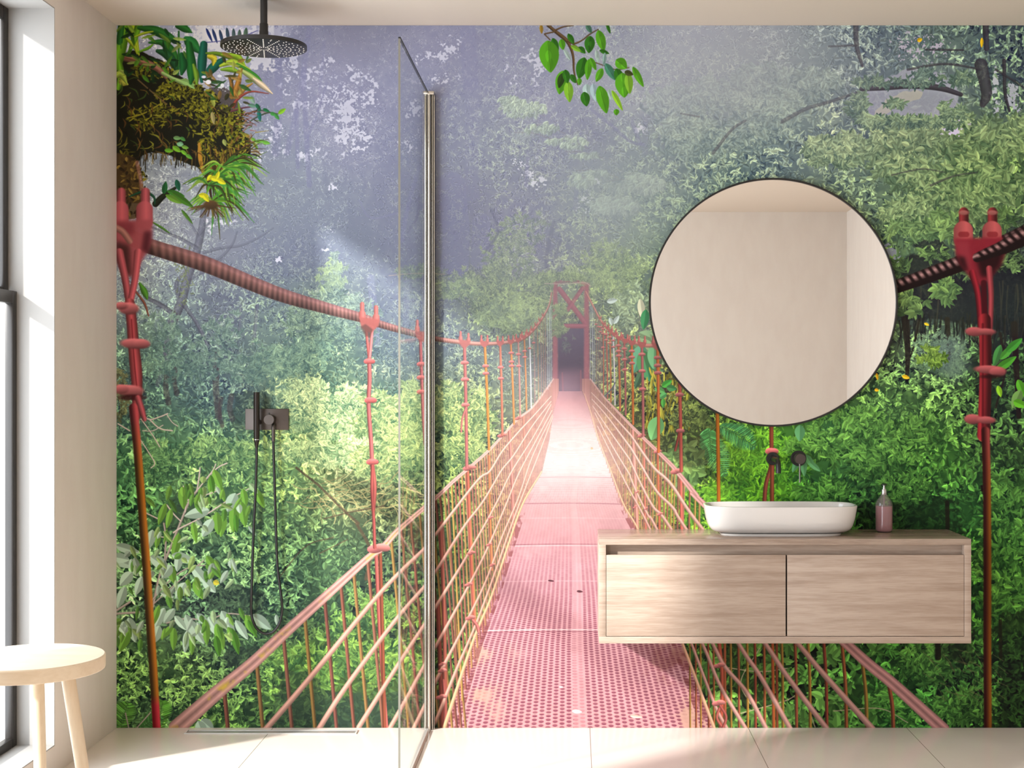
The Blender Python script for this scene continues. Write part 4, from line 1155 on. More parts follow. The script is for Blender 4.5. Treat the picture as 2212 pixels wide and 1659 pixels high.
def rods_left():
    x = 484.0; i = 0
    xs_ = [484, 554, 612, 658, 701, 736, 764, 794, 845, 867, 887, 906, 922]
    while xs_[-1] < 1192:
        last = xs_[-1]
        xs_.append(last + max(1.9, 15.5 * (1195 - last) / 270.0 * .62))
    for i, x in enumerate(xs_):
        yt = np.interp(x, [p[0] for p in hl], [p[1] for p in hl]) + 3
        if x > 962: yb = np.interp(x + 6, DL[::-1, 0], DL[::-1, 1])
        else: yb = 1576
        tilt = (yb - yt) * (.092 if x < 960 else .05) * (1 if x < 1100 else .4)
        w = np.interp(x, [480, 800, 950, 1100, 1190], [9, 7, 5, 2.4, 1.0])
        c = rodc[i % 5]; f_ = np.clip((x - 980) / 160., 0, .7); c = c * (.84 if x < 970 else 1); c = c * (1 - f_) + rgb(152, 104, 98) * f_
        stroke([(x, yt), (x + tilt * .5, (yt + yb) / 2), (x + tilt, yb)], w, rod2(c * .72, c * 1.2, -.2), soft=1.2, alpha=np.interp(x, [480, 1000, 1190], [1, .95, .6]))
rods_left()
def rods_right():
    xs_ = [2.0 + 1280 + v / 2.373 for v in (490, 520, 545, 585, 612, 700, 740, 785, 825, 872, 965, 1035, 1105, 1190, 1290, 1395, 1530)]
    for i, x in enumerate(xs_):
        yt = np.interp(x, hr[:, 0], hr[:, 1]) if x > 1524 else 1150
        yt = max(yt, 1150)
        yb = 1576
        w = np.interp(x, [1480, 1600, 1930], [3.5, 5.5, 8.5]); c = [rgb(122, 92, 40), rgb(118, 62, 40), rgb(130, 96, 40), rgb(112, 52, 36), rgb(124, 70, 40)][i % 5]
        stroke([(x - 8, yt), (x, (yt + yb) / 2), (x + 2, yb)], w, rod2(c * 1.15, c * .6, .1), soft=1.4)
    x = 1276.0; i = 0
    while x < 1520:
        yt = np.interp(x, hr[:, 0], hr[:, 1]) + 2
        yb = min(np.interp(x, DR[:, 0], DR[:, 1]) if x < 1470 else 1300, 1300)
        w = np.interp(x, [1276, 1350, 1520], [1.0, 2.2, 4.6]); c = rodc[(i * 3) % 5]; f_ = np.clip((1440 - x) / 140., 0, .7); c = c * (1 - f_) + rgb(152, 104, 98) * f_
        if random.random() < .93:
            stroke([(x, yt), (x - (yb - yt) * .02, yb)], w, rod2(c * 1.15, c * .75), soft=1.2, alpha=np.interp(x, [1276, 1340, 1520], [.6, .9, 1]))
        x += np.interp(x, [1276, 1350, 1440, 1520], [2.0, 4.2, 8, 12]) * random.uniform(.7, 1.3); i += 1
rods_right()
# main uprights in the net
for pts, w, c in (([(812, 1195), (822, 1400), (835, 1575)], 8, rgb(142, 72, 66)), ([(821, 1195), (826, 1380), (830, 1575)], 8, rgb(104, 56, 40)), ([(951, 1130), (958, 1300), (962, 1500)], 9, rgb(110, 58, 48)), ([(1010, 1020), (1016, 1180), (1024, 1340)], 6, rgb(146, 76, 62)),
                  ([(1056, 985), (1058, 1100), (1062, 1230)], 4.5, rgb(150, 92, 60)), ([(1100, 930), (1106, 1040), (1108, 1130)], 6, rgb(156, 98, 90)), ([(1130, 900), (1134, 1000)], 4, rgb(150, 96, 84)),
                  ([(1553, 1390), (1560, 1470), (1556, 1575)], 9, rgb(130, 60, 44)), ([(1565, 1390), (1566, 1575)], 6, rgb(120, 64, 40)), ([(1668, 1390), (1671, 1575)], 7, rgb(128, 64, 32)), ([(1677, 1390), (1678, 1575)], 6, rgb(96, 48, 30)),
                  ([(1366, 930), (1372, 1050), (1376, 1142)], 7, rgb(158, 106, 96)), ([(1390, 950), (1392, 1060), (1394, 1142)], 4, rgb(150, 86, 74)), ([(1420, 975), (1424, 1142)], 5, rgb(140, 76, 56)), ([(1470, 1025), (1472, 1142)], 7, rgb(150, 76, 66)),
                  ([(945, 1300), (950, 1420), (955, 1575)], 10, rgb(100, 48, 40)), ([(957, 1470), (962, 1520), (960, 1575)], 8, rgb(116, 60, 54))):
    stroke(pts, w, rod(c, 1.25, .7), soft=1.3)
ropes = [([(574, 1572, 13), (660, 1474, 12), (800, 1304, 10), (863, 1234, 9), (917, 1182, 8), (942, 1152, 7), (970, 1117, 6.5), (1033, 1038, 5.5), (1058, 1015, 5), (1085, 975, 4.5), (1120, 932, 4), (1150, 900, 3), (1190, 855, 2)], 0),
         ([(688, 1572, 12), (736, 1501, 11), (800, 1413, 10), (863, 1330, 9), (917, 1265, 8), (942, 1234, 7), (1000, 1142, 6), (1040, 1085, 5), (1065, 1048, 4.6), (1085, 1015, 4.2), (1110, 980, 4), (1150, 922, 3), (1190, 865, 2)], 1),
         ([(775, 1572, 11), (863, 1430, 9), (917, 1350, 8), (942, 1306, 7.5), (1000, 1215, 6), (1040, 1146, 5), (1075, 1080, 4.5), (1105, 1018, 4), (1150, 945, 3), (1190, 876, 2)], 2),
         ([(841, 1574, 10), (880, 1505, 9), (917, 1434, 8), (942, 1392, 7.5), (1000, 1285, 6), (1050, 1190, 5), (1090, 1098, 4.5), (1120, 1024, 4), (1160, 948, 3), (1192, 886, 2)], 3),
         ([(892, 1574, 9), (917, 1522, 8.5), (942, 1471, 8), (1000, 1358, 6), (1048, 1255, 5), (1085, 1160, 4.5), (1120, 1072, 4), (1150, 988, 3), (1193, 894, 2)], 4),
         ([(932, 1574, 9), (945, 1545, 8), (985, 1450, 7), (1030, 1340, 5.5), (1070, 1235, 5), (1105, 1132, 4.4), (1140, 1042, 3.6), (1165, 975, 3), (1194, 902, 2)], 5)]
def ropeshade(c):
    def f(v, s, x, y):
        k = .72 + .5 * np.clip(1 - np.abs(v + .35) / 1.1, 0, 1)
        far = np.clip((1150 - y) / 250., 0, 1)[..., None]
        return (c * (1 - .6 * far) + rgb(182, 160, 148) * .6 * far) * k[..., None]
    return f
for pts, i in ropes:
    p = [(a, b + 2.5 * math.sin(a * .09 + i * 2), w) for a, b, w in pts]
    stroke([(a, b) for a, b, w in p], [w for a, b, w in p], ropeshade(rgb(170, 128, 114)), soft=1.2)
stroke([(958, 1574), (1020, 1388), (1061, 1288), (1097, 1178), (1129, 1088), (1170, 1018)], [8, 6, 5, 4.5, 4, 3], rod(rgb(176, 144, 112), 1.15, .8), soft=1.2)
for pts, i in (([(1360, 939, 5), (1410, 1007, 6), (1449, 1045, 7), (1517, 1141, 8), (1724, 1390, 11), (1777, 1452, 12), (1884, 1574, 14)], 0), ([(1360, 966, 5), (1385, 1004, 5), (1418, 1063, 6), (1454, 1096, 7), (1480, 1142, 7), (1653, 1390, 10), (1701, 1460, 11), (1785, 1574, 12)], 1),
               ([(1360, 994, 4), (1383, 1042, 5), (1410, 1096, 6), (1449, 1141, 7), (1594, 1390, 9), (1642, 1460, 10), (1707, 1574, 11)], 2), ([(1360, 1027, 4), (1375, 1063, 4.5), (1400, 1116, 5), (1418, 1142, 6), (1539, 1390, 8), (1566, 1439, 9), (1613, 1494, 9), (1654, 1574, 10)], 3),
               ([(1345, 1030, 4), (1360, 1058, 4), (1403, 1142, 5), (1516, 1390, 7), (1556, 1481, 8), (1612, 1574, 9)], 4), ([(1493, 1390, 6), (1543, 1519, 7), (1569, 1574, 8)], 5),
               ([(1278, 860, 2), (1310, 900, 3), (1360, 966, 5)], 6), ([(1280, 875, 2), (1315, 930, 3), (1360, 994, 4)], 6), ([(1284, 890, 2), (1320, 960, 3), (1360, 1027, 4)], 6), ([(1290, 920, 2), (1325, 990, 3), (1352, 1045, 4)], 6), ([(1277, 846, 2), (1306, 880, 3), (1360, 939, 5)], 6)):
    fade = 1.0 if pts[0][1] > 1300 else 1.0
    stroke([(a, b + 2 * math.sin(a * .1 + i)) for a, b, w in pts], [w for a, b, w in pts], ropeshade(rgb(158, 118, 108)), soft=1.2)
stroke([(1262, 850), (1276, 892), (1293, 950), (1320, 1020), (1347, 1090), (1377, 1142), (1414, 1235), (1474, 1390), (1543, 1574)], [1.5, 2, 2.5, 3, 3.5, 4, 5, 6, 7], rod(rgb(178, 138, 112), 1.15, .8), soft=1.2)
# handrails: two cables side by side with moss between
def railshade(c):
    def f(v, s, x, y):
        k = .78 + .42 * np.clip(1 - np.abs(np.abs(v) - .5) / .5, 0, 1) + .10 * (at(N3, x, y) - .5)
        col = c * k[..., None]
        wide = np.clip((y - 1080) / 200., 0, 1)
        m_ = at(N2, x, y) + .3 * at(N3, x, y)
        moss = np.clip((m_ - .68) * 8, 0, 1) * np.clip(1 - np.abs(v) * 1.4, 0, 1) * wide * (x < 1240)
        col = col + (rgb(186, 160, 62) - col) * moss[..., None]
        far = np.clip((1120 - y) / 200., 0, 1)[..., None]
        return col * (1 - .55 * far) + rgb(190, 158, 148) * .55 * far
    return f
stroke([(a, b) for a, b, w in HL], [w for a, b, w in HL], railshade(rgb(168, 126, 118)), soft=1.6)
stroke([(a, b) for a, b, w in HR], [w for a, b, w in HR], railshade(rgb(160, 114, 110)), soft=1.6)
# knots along nets
for x, y, r in ((818, 1184, 22), (1014, 1010, 13), (1084, 940, 9), (1119, 903, 7), (1385, 941, 8), (1461, 1018, 12), (1420, 975, 8), (1018, 1194, 8), (1012, 1262, 8), (1016, 1334, 10), (955, 1448, 9), (955, 1434, 7), (953, 1505, 11), (1060, 1118, 6), (1056, 1176, 6), (1063, 1220, 6),
                (1553, 1437, 11), (1552, 1518, 13), (1466, 930, 0), (1395, 1098, 4), (1425, 1110, 6), (1371, 1095, 4), (1376, 1062, 4)):
    if r:
        blob(x - r * .35, y + 1, r * .8, r * .42, rgb(160, 92, 90), -.12); blob(x + r * .4, y - 2, r * .75, r * .38, rgb(170, 104, 98), .18)
stroke([(1555, 1525), (1548, 1550), (1562, 1574)], 6, rod(rgb(140, 74, 66)), soft=1.3); stroke([(1556, 1525), (1568, 1548), (1560, 1574)], 6, rod(rgb(130, 66, 60)), soft=1.3)
stroke([(1022, 1340), (1030, 1350), (1033, 1362)], 7, rod(rgb(150, 84, 80)), soft=1.3)

# ---- 8. hangers and main cables
red = rgb(150, 88, 86)
def knot(x, y, r, c=red):
    blob(x - r * .3, y, r * .85, r * .55, c, -.1, 1.35, .6); blob(x + r * .35, y, r * .75, r * .5, c * 1.08, .12, 1.3, .6)
def clamp(x, y, s, c=red, rot=0.12):
    for d in (-1, 1):
        cx = x + d * s * .5; yb = y - s * .10 + d * s * rot
        stroke([(cx, yb - s * .90), (cx, yb)], s * .31, rod(c, 1.2, .7), soft=1.2)
        stroke([(cx, yb - s * .20), (cx, yb)], s * .50, rod(c, 1.2, .75), soft=1.2)
    poly([(x - s * .72, y - s * .18), (x + s * .78, y), (x + s * .70, y + s * .45), (x + s * .2, y + s * .95), (x - s * .2, y + s * .9), (x - s * .55, y + s * .5)], c * .88, 1 if s > 14 else 0, .96)
farc = rgb(160, 112, 106)
# far rods left of the gate
for x0, yt, x1, yb, w, kn, c in ((1003, 748, 1008, 1008, 7, (783, 819, 874), red), (1047, 746, 1056, 970, 5.5, (790, 806), rgb(178, 112, 58)), (1080, 744, 1085, 938, 5, (793, 817), rgb(168, 98, 80)), (1103, 741, 1110, 915, 4.5, (762, 781, 790), rgb(176, 112, 66)),
                             (1119, 736, 1123, 900, 4, (765, 790), farc), (1132, 728, 1137, 885, 3.5, (758, 771), rgb(170, 112, 72)), (1143, 720, 1147, 880, 2.6, (752,), rgb(196, 196, 200)), (1152, 712, 1155, 872, 2.6, (740,), farc), (1160, 704, 1163, 864, 2.2, (), rgb(168, 120, 84)),
                             (1167, 695, 1169, 858, 2, (), farc), (1172, 688, 1174, 850, 2, (), rgb(150, 104, 92)), (1177, 680, 1178, 846, 2, (), farc), (1181, 672, 1183, 840, 2, (), rgb(186, 190, 200)), (1186, 664, 1187, 834, 2.4, (), rgb(176, 186, 196)), (1189, 660, 1191, 826, 2, (), rgb(160, 172, 182)),
                             (1274, 652, 1274, 820, 2, (), rgb(160, 172, 182)), (1278, 658, 1280, 824, 2.4, (), rgb(178, 184, 196)), (1282, 664, 1284, 828, 1.8, (), rgb(150, 150, 164)), (1287, 676, 1288, 834, 2, (700,), farc * .9), (1292, 686, 1293, 842, 2, (705, 730), farc * .9),
                             (1297, 694, 1297, 850, 2.2, (706, 716), farc * .9), (1302, 704, 1303, 852, 2.6, (710, 720, 750), rgb(160, 88, 74)), (1309, 714, 1312, 860, 3, (722, 734), rgb(158, 84, 74)), (1317, 720, 1319, 868, 3, (728, 741), rgb(164, 96, 60)), (1324, 728, 1328, 874, 3, (735, 749), rgb(190, 186, 188)),
                             (1335, 734, 1339, 886, 4.4, (746, 758, 768), rgb(160, 88, 62)), (1348, 740, 1351, 895, 4.4, (753, 776, 798), red * .95), (1364, 744, 1367, 915, 5, (758, 771, 784), rgb(168, 92, 48)), (1386, 746, 1389, 940, 6, (765, 801, 840), red), (1420, 750, 1422, 975, 6.5, (772, 789, 805), rgb(172, 92, 50)),
                             (1466, 770, 1471, 1016, 7.5, (852, 930), rgb(150, 72, 62)), (1547, 800, 1552, 1090, 8, (), rgb(158, 92, 30)), (1663, 830, 1666, 972, 9, (), rgb(134, 66, 44))):
    stroke([(x0, yt), ((x0 + x1) / 2 + .6, (yt + yb) / 2), (x1, yb)], w, rod(c * .92, 1.2, .75), soft=1.2, alpha=.55 if x0 > 1270 and x0 < 1300 or 1150 < x0 < 1195 else 1)
    for q in kn: knot(x0 + (x1 - x0) * (q - yt) / (yb - yt), q, w * 1.0 + 1, red * (1.05 if x0 < 1420 else .95))
stroke([(1006, 880), (998, 905), (996, 932)], 4, rod(red), soft=1.2); stroke([(1466, 935), (1462, 955), (1458, 972)], 5, rod(rgb(110, 50, 44)), soft=1.2)
stroke([(1306, 855), (1322, 838), (1328, 826)], 2.4, rgb(70, 74, 90)); 
# split hanger by the spout
stroke([(1666, 972), (1664, 1010), (1654, 1045), (1650, 1090)], 9, rod(rgb(126, 62, 48)), soft=1.4); stroke([(1668, 975), (1667, 1040), (1667, 1090)], 9, rod(rgb(128, 66, 44)), soft=1.4)
knot(1667, 974, 13, rgb(200, 104, 104))
# left mid hanger
stroke([(790, 700), (793, 735), (797, 775)], 6, rod(rgb(160, 80, 76)), soft=1.4); stroke([(804, 700), (801, 740), (797, 780)], 7, rod(rgb(176, 100, 98)), soft=1.4)
stroke([(797, 775), (798, 820), (796, 875), (801, 950), (804, 1010)], 9, rod(rgb(146, 80, 78)), soft=1.4)
stroke([(804, 1005), (809, 1050), (806, 1100)], 9, rod(rgb(136, 70, 64)), soft=1.4); stroke([(804, 1005), (803, 1060), (807, 1120), (809, 1182)], 7, rod(rgb(128, 62, 58)), soft=1.4)
for y, r in ((780, 11), (864, 12), (997, 12)): knot(798 + (y - 780) * .03, y, r, rgb(158, 80, 78))
stroke([(908, 735), (910, 800), (914, 900), (918, 960)], 7, rod(rgb(142, 76, 78)), soft=1.3)
for y in (786, 815, 846): knot(910, y, 9, rgb(156, 84, 82))
# main cables
ML = [(240, 497, 34), (285, 514, 34), (325, 532, 33), (442, 570, 34), (594, 632, 30), (700, 664, 25), (784, 687, 20), (812, 697, 16.5), (860, 711, 14.5), (913, 725, 13), (940, 731, 11), (981, 737, 9.5), (1030, 742, 8.5), (1078, 741, 7.5), (1118, 735, 7), (1136, 727, 6.5), (1156, 708, 5.5), (1176, 679, 4.5), (1187, 655, 3.5), (1191, 632, 3)]
def cable(v, s, x, y):
    base = rgb(112, 78, 72)
    far = np.clip((x - 930) / 60., 0, 1)[..., None]
    tw = np.sin((s * .30 / np.clip(1 - s / 1500., .35, 1)) - v * 2.4) + .35 * np.sin(s * .11)
    k = .62 + .55 * np.clip(1 - np.abs(v + .45) / 1.2, 0, 1)
    k = k * (1 + .20 * tw * np.clip(.8 + .4 * v, 0, 1) * (1 - far[..., 0]))
    top = np.clip(-v - .1, 0, 1)[..., None] * (1 - far)
    c = base * (1 - far) + rgb(170, 118, 108) * far
    c = c + (rgb(132, 92, 94) - c) * top * .8
    return c * k[..., None]
stroke([(a, b) for a, b, w in ML], [w for a, b, w in ML], cable, soft=2.0)
MR = [(1265, 630, 3), (1283, 665, 4), (1296, 690, 4.5), (1310, 708, 5), (1325, 722, 6), (1335, 729, 6.5), (1350, 735, 7), (1375, 741, 7.5), (1420, 745, 9), (1600, 720, 14), (1800, 665, 22), (1938, 618, 29), (2000, 596, 32), (2065, 572, 35), (2130, 545, 38), (2212, 508, 42), (2400, 420, 50), (2510, 365, 54)]
def cableR(v, s, x, y):
    near = np.clip((x - 1700) / 200., 0, 1)[..., None]
    tw = np.sin(s * .40 - v * 1.9)
    bump = np.clip(1 - np.abs(v + .40) / .66, 0, 1) ** .8 * np.clip(.55 + .65 * tw, 0, 1)
    n = rgb(26, 14, 14) + (rgb(178, 136, 134) - rgb(26, 14, 14)) * bump[..., None]
    f = rgb(176, 118, 106) * (.75 + .4 * np.clip(1 - np.abs(v + .4), 0, 1))[..., None]
    return f * (1 - near) + n * near
stroke([(a, b) for a, b, w in MR], [w for a, b, w in MR], cableR, soft=2.6)
for x, y, s in ((1046, 740, 13), (1080, 740, 11), (1103, 737, 10), (1119, 733, 9), (1131, 727, 8), (1141, 720, 7), (1150, 712, 6), (1158, 702, 5), (1166, 692, 5), (1173, 682, 4), (1296, 688, 4), (1304, 700, 5), (1311, 708, 6), (1318, 714, 7), (1326, 721, 8), (1337, 729, 9), (1350, 735, 10), (1365, 739, 11), (1386, 742, 13), (1418, 744, 15)):
    clamp(x, y - 2, s, rgb(168, 92, 88), .0)
clamp(1003, 736, 17, rgb(160, 92, 88)); clamp(912, 718, 22, rgb(150, 82, 78)); clamp(797, 690, 30, rgb(158, 84, 78))
poly([(778, 706), (790, 700), (806, 712), (800, 730), (790, 726)], rgb(70, 48, 44), 1, .7)

# mist hanging over the far end
fog(1180, 640, 230, 150, .30, rgb(142, 144, 152))
fog(1232, 930, 95, 150, .34, rgb(176, 160, 158))
fog(1232, 1000, 130, 50, .28, rgb(180, 168, 166))
fog(850, 560, 220, 130, .18, rgb(128, 132, 152))
# ---- 9. pale twigs and big soft leaves, lower left
tw = rgb(196, 180, 168)
for pts, w in (([(300, 880), (320, 905), (345, 900), (362, 893)], 3), ([(360, 895), (372, 912), (384, 920)], 2), ([(322, 905), (345, 925), (372, 930)], 3), ([(305, 905), (330, 940), (345, 965)], 2.5), ([(300, 945), (320, 975), (334, 1000), (326, 1010)], 2.5), ([(308, 930), (330, 930), (352, 918)], 2),
               ([(255, 915), (280, 930)], 3), ([(355, 1215), (385, 1140), (410, 1080), (425, 1060)], 5), ([(425, 1060), (445, 1035), (470, 1010), (490, 1000)], 3), ([(425, 1060), (430, 1030), (432, 1010)], 3), ([(440, 1040), (460, 1015), (466, 1002)], 2.5),
               ([(400, 1105), (402, 1075), (396, 1050)], 3), ([(375, 1150), (390, 1140), (430, 1120), (470, 1095), (500, 1075), (538, 1055)], [4, 4, 3.5, 3, 2.5, 2]), ([(405, 1080), (440, 1070), (475, 1058)], 2.5), ([(360, 1090), (375, 1110), (390, 1125)], 3), ([(310, 1105), (345, 1122)], 3),
               ([(352, 1215), (340, 1260), (330, 1310)], 5), ([(310, 1155), (355, 1160)], 2.5), ([(356, 1210), (358, 1160), (354, 1130)], 4), ([(325, 1300), (370, 1250), (410, 1225), (450, 1220)], [4, 3, 3, 2]), ([(325, 1310), (380, 1260), (440, 1210)], 3), ([(252, 1325), (300, 1322)], 5),
               ([(360, 1345), (400, 1336), (450, 1338), (490, 1325), (545, 1330)], [4, 4, 3, 3, 2]), ([(252, 1318), (280, 1300)], 5), ([(271, 1540), (278, 1572)], 3), ([(325, 1538), (295, 1572)], 3)):
    stroke(pts, w, rod(tw * (.82 if pts[0][1] > 1200 else 1), 1.15, .75), soft=1.2)
pale, mid_, dk = rgb(160, 184, 162), rgb(104, 152, 58), rgb(70, 118, 40)
def hang(lst, c, fold=.14):
    for x, y, l, w, a in lst:
        leaves([x], [y], l, w, a, c * random.uniform(.9, 1.06), fold=fold)
        stroke([(x - math.cos(a) * l * .42, y - math.sin(a) * l * .42), (x + math.cos(a) * l * .4, y + math.sin(a) * l * .4)], 1.2, c * .8, alpha=.7)
hang([(470, 1035, 46, 18, 1.2), (455, 1045, 36, 14, 1.7), (395, 1075, 50, 20, 1.5), (425, 1085, 34, 12, 1.6), (480, 1065, 40, 12, 1.3), (560, 1075, 50, 17, 1.1), (528, 1075, 40, 16, 1.4), (525, 1110, 56, 22, 1.4), (505, 1120, 60, 22, 1.6), (480, 1135, 50, 18, 1.7), (350, 1110, 50, 16, 1.9), (365, 1120, 44, 14, 1.8),
      (420, 1150, 46, 14, 1.4), (470, 1130, 50, 20, 1.5), (380, 1180, 60, 18, 1.8), (462, 1225, 60, 20, 1.0), (405, 1270, 40, 16, 1.6), (372, 1240, 40, 18, 1.4), (428, 1275, 44, 18, 1.1), (340, 1165, 40, 14, 1.7)], mid_)
hang([(500, 1085, 44, 26, 2.0), (425, 1108, 56, 24, 2.9), (448, 1140, 44, 24, 2.1), (395, 1205, 50, 22, .3), (345, 1215, 50, 24, .6), (325, 1165, 44, 20, 1.8), (275, 1185, 54, 20, .3), (268, 1215, 46, 22, .4), (290, 1225, 40, 20, 1.2), (360, 1235, 36, 22, 2.2), (430, 1240, 50, 22, .9), (452, 1265, 40, 20, .8),
      (390, 1275, 40, 22, 2.1), (272, 1250, 40, 24, 2.3), (262, 1290, 50, 20, 1.9), (300, 1265, 44, 18, 1.9), (385, 1215, 40, 18, 1.7), (262, 1205, 36, 22, .2)], pale)
hang([(345, 1335, 50, 20, 2.0), (410, 1350, 50, 20, 1.2), (425, 1365, 60, 24, 1.0), (465, 1355, 56, 24, 1.0), (390, 1345, 40, 16, .9), (492, 1345, 60, 24, 1.1), (522, 1360, 50, 18, 1.0), (565, 1343, 52, 24, .65), (338, 1370, 40, 22, 1.9), (285, 1360, 56, 24, 1.3), (260, 1365, 50, 20, 1.9), (365, 1330, 40, 18, 2.2),
      (440, 1340, 44, 16, .8), (402, 1385, 50, 16, 1.7), (448, 1565, 36, 22, .7), (435, 1575, 40, 24, 1.2)], pale)
hang([(445, 1365, 56, 18, 1.5), (475, 1375, 60, 20, 1.3), (505, 1375, 50, 18, 1.0), (375, 1380, 50, 16, 1.6), (542, 1350, 50, 22, 1.1), (268, 1385, 50, 22, 2.0), (415, 1390, 50, 14, 1.6), (360, 1365, 40, 14, 2.3), (336, 1330, 50, 14, 1.9)], mid_)
hang([(508, 1385, 60, 16, 1.3), (470, 1395, 46, 16, 1.4), (458, 1045, 40, 12, 1.4), (545, 1358, 44, 12, 1.1), (510, 1130, 40, 12, 1.5)], dk)
leaves([467], [1258], 14, 12, .3, rgb(190, 180, 60))
for k in range(130):
    bx, by = random.choice([(425, 1075), (500, 1100), (395, 1160), (455, 1235), (300, 1215), (275, 1360), (430, 1355), (500, 1350), (350, 1230), (385, 1285)])
    x, y = bx + random.gauss(0, 34), by + random.gauss(0, 20); a = random.gauss(1.5, .5)
    leaves([x], [y], random.uniform(16, 36), random.uniform(7, 14), a, random.choice([rgb(112, 158, 62), rgb(150, 176, 130), rgb(84, 132, 52), rgb(140, 168, 96), rgb(168, 188, 168)]) * random.uniform(.75, 1.08), .92, fold=.16)

# ---- 10. hanging spray of leaves, top centre
br = rgb(74, 56, 36)
for pts, w in (([(1183, 54), (1197, 66), (1210, 76), (1224, 88), (1233, 105), (1238, 125), (1239, 150), (1243, 170), (1248, 183)], [7, 7, 8, 8, 6, 5, 4, 3, 2]), ([(1197, 66), (1216, 58), (1238, 55)], [4, 3, 2]), ([(1226, 88), (1240, 94), (1258, 86), (1273, 74), (1292, 63)], [4, 4, 3, 3, 2]), ([(1176, 73), (1200, 68)], 3), ([(1176, 74), (1188, 86)], 2.5), ([(1237, 95), (1250, 104), (1262, 112)], 3),
               ([(1272, 130), (1300, 140), (1330, 150), (1358, 146)], 2), ([(1243, 170), (1228, 165), (1215, 155)], 2)):
    stroke(pts, w, rod(br, 1.4, .7), soft=1.3)
g1, g2, g3 = rgb(74, 138, 26), rgb(42, 96, 22), rgb(112, 160, 44)
def leafx(x, y, l, w, deg, c):
    a = math.radians(deg)
    leaves([x], [y], l, w, a, c, fold=.10)
    for f in (-.25, .0, .25):
        leaves([x + math.cos(a) * l * f + random.uniform(-2, 2)], [y + math.sin(a) * l * f], l * .4, w * .3, a + random.uniform(-.3, .3), c * random.uniform(.85, 1.25), .7)
    stroke([(x - math.cos(a) * l * .45, y - math.sin(a) * l * .45), (x + math.cos(a) * l * .45, y + math.sin(a) * l * .45)], 1.2, c * .75, alpha=.8)
leafx(1199, 98, 34, 15, 70, g2)
for a in ((1186, 122, 70, 42, 85, g1), (1257, 108, 20, 12, 45, g2), (1244, 105, 26, 10, 30, g3), (1225, 118, 30, 9, 60, rgb(150, 168, 160)), (1214, 96, 24, 14, 80, g1), (1233, 84, 26, 12, 60, g2), (1273, 96, 38, 22, 95, g2), (1298, 88, 48, 20, 75, g1), (1305, 112, 22, 9, 20, g2), (1272, 62, 22, 11, 60, rgb(66, 104, 84)), (1314, 62, 22, 7, 70, g2),
          (1212, 178, 52, 26, 100, g1), (1211, 174, 34, 15, 105, rgb(38, 60, 20)), (1228, 198, 46, 20, 85, g3), (1223, 165, 30, 16, 80, g2), (1238, 170, 22, 12, 60, g2), (1256, 147, 48, 25, 105, g2), (1270, 150, 46, 15, 95, g1), (1281, 138, 30, 11, 65, g1), (1251, 176, 16, 10, 90, g1),
          (1294, 162, 32, 15, 115, g1), (1318, 155, 42, 17, 60, rgb(60, 112, 88)), (1342, 138, 30, 24, 40, g1), (1338, 168, 44, 20, 70, g2), (1346, 184, 54, 34, 85, g1), (1358, 180, 46, 18, 85, g3), (1358, 158, 20, 12, 20, rgb(60, 66, 30)), (1378, 166, 50, 14, 62, g1), (1268, 196, 30, 20, 85, rgb(150, 172, 168)), (1284, 200, 40, 18, 80, rgb(146, 166, 172)),
          (1264, 214, 32, 20, 80, g2), (1302, 215, 62, 26, 75, g1), (1318, 205, 26, 10, 75, rgb(150, 172, 164)), (1333, 217, 50, 11, 62, rgb(128, 176, 40)), (1331, 242, 14, 12, 90, g1), (1290, 122, 30, 10, 80, rgb(150, 168, 160)), (1305, 128, 30, 8, 95, rgb(120, 148, 140)), (1169, 63, 20, 8, 85, rgb(140, 110, 40))):
    leafx(*a)

# ---- 11. epiphyte-laden bough, upper left (close to the lens)
poly([(244, 118), (300, 108), (345, 128), (380, 158), (425, 185), (456, 205), (482, 240), (512, 262), (540, 300), (542, 330), (520, 352), (492, 372), (470, 392), (448, 388), (430, 362), (398, 350), (372, 338), (330, 330), (308, 336), (296, 362), (304, 400), (310, 436), (244, 446)], rgb(20, 20, 8), 5, .97, rag=.5)
poly([(440, 196), (470, 180), (500, 200), (525, 240), (520, 270), (470, 250)], rgb(50, 40, 34), 7, .7, rag=.9)
moss1, moss2 = rgb(58, 58, 12), rgb(156, 152, 38)
for cx, cy, rx, ry, n in ((330, 150, 46, 18, 90), (390, 190, 46, 20, 130), (430, 215, 40, 22, 130), (465, 245, 34, 24, 110), (495, 275, 26, 26, 90), (515, 310, 22, 26, 70), (320, 255, 46, 26, 90), (350, 235, 30, 18, 50), (370, 200, 40, 16, 80), (450, 330, 20, 50, 60), (480, 345, 22, 26, 50), (290, 390, 24, 40, 80), (275, 350, 18, 30, 40), (410, 240, 30, 14, 40), (440, 280, 30, 30, 40), (512, 255, 20, 20, 40)):
    a = rng.random(n) * 6.28; r = np.sqrt(rng.random(n))
    x, y = cx + rx * r * np.cos(a), cy + ry * r * np.sin(a)
    leaves(x, y, 8 + 10 * rng.random(n), 2.5 + 2.5 * rng.random(n), rng.normal(.5, .9, n), moss1 + (moss2 - moss1) * rng.random((n, 1)) * (rgb(255, 235, 255) if cy > 320 else 1), .9)
    m_ = n // 2
    leaves(x[:m_] + 6, y[:m_] + 4, 7, 3, rng.random(m_) * 3, rgb(26, 24, 8), .9)
for k in range(46):
    x, y = random.uniform(440, 520), random.uniform(330, 380)
    stroke([(x, y - 20), (x + random.uniform(-6, 6), y + random.uniform(10, 40))], random.uniform(1.5, 3), random.choice([rgb(120, 92, 40), rgb(60, 44, 20), rgb(150, 116, 44)]), alpha=.8)
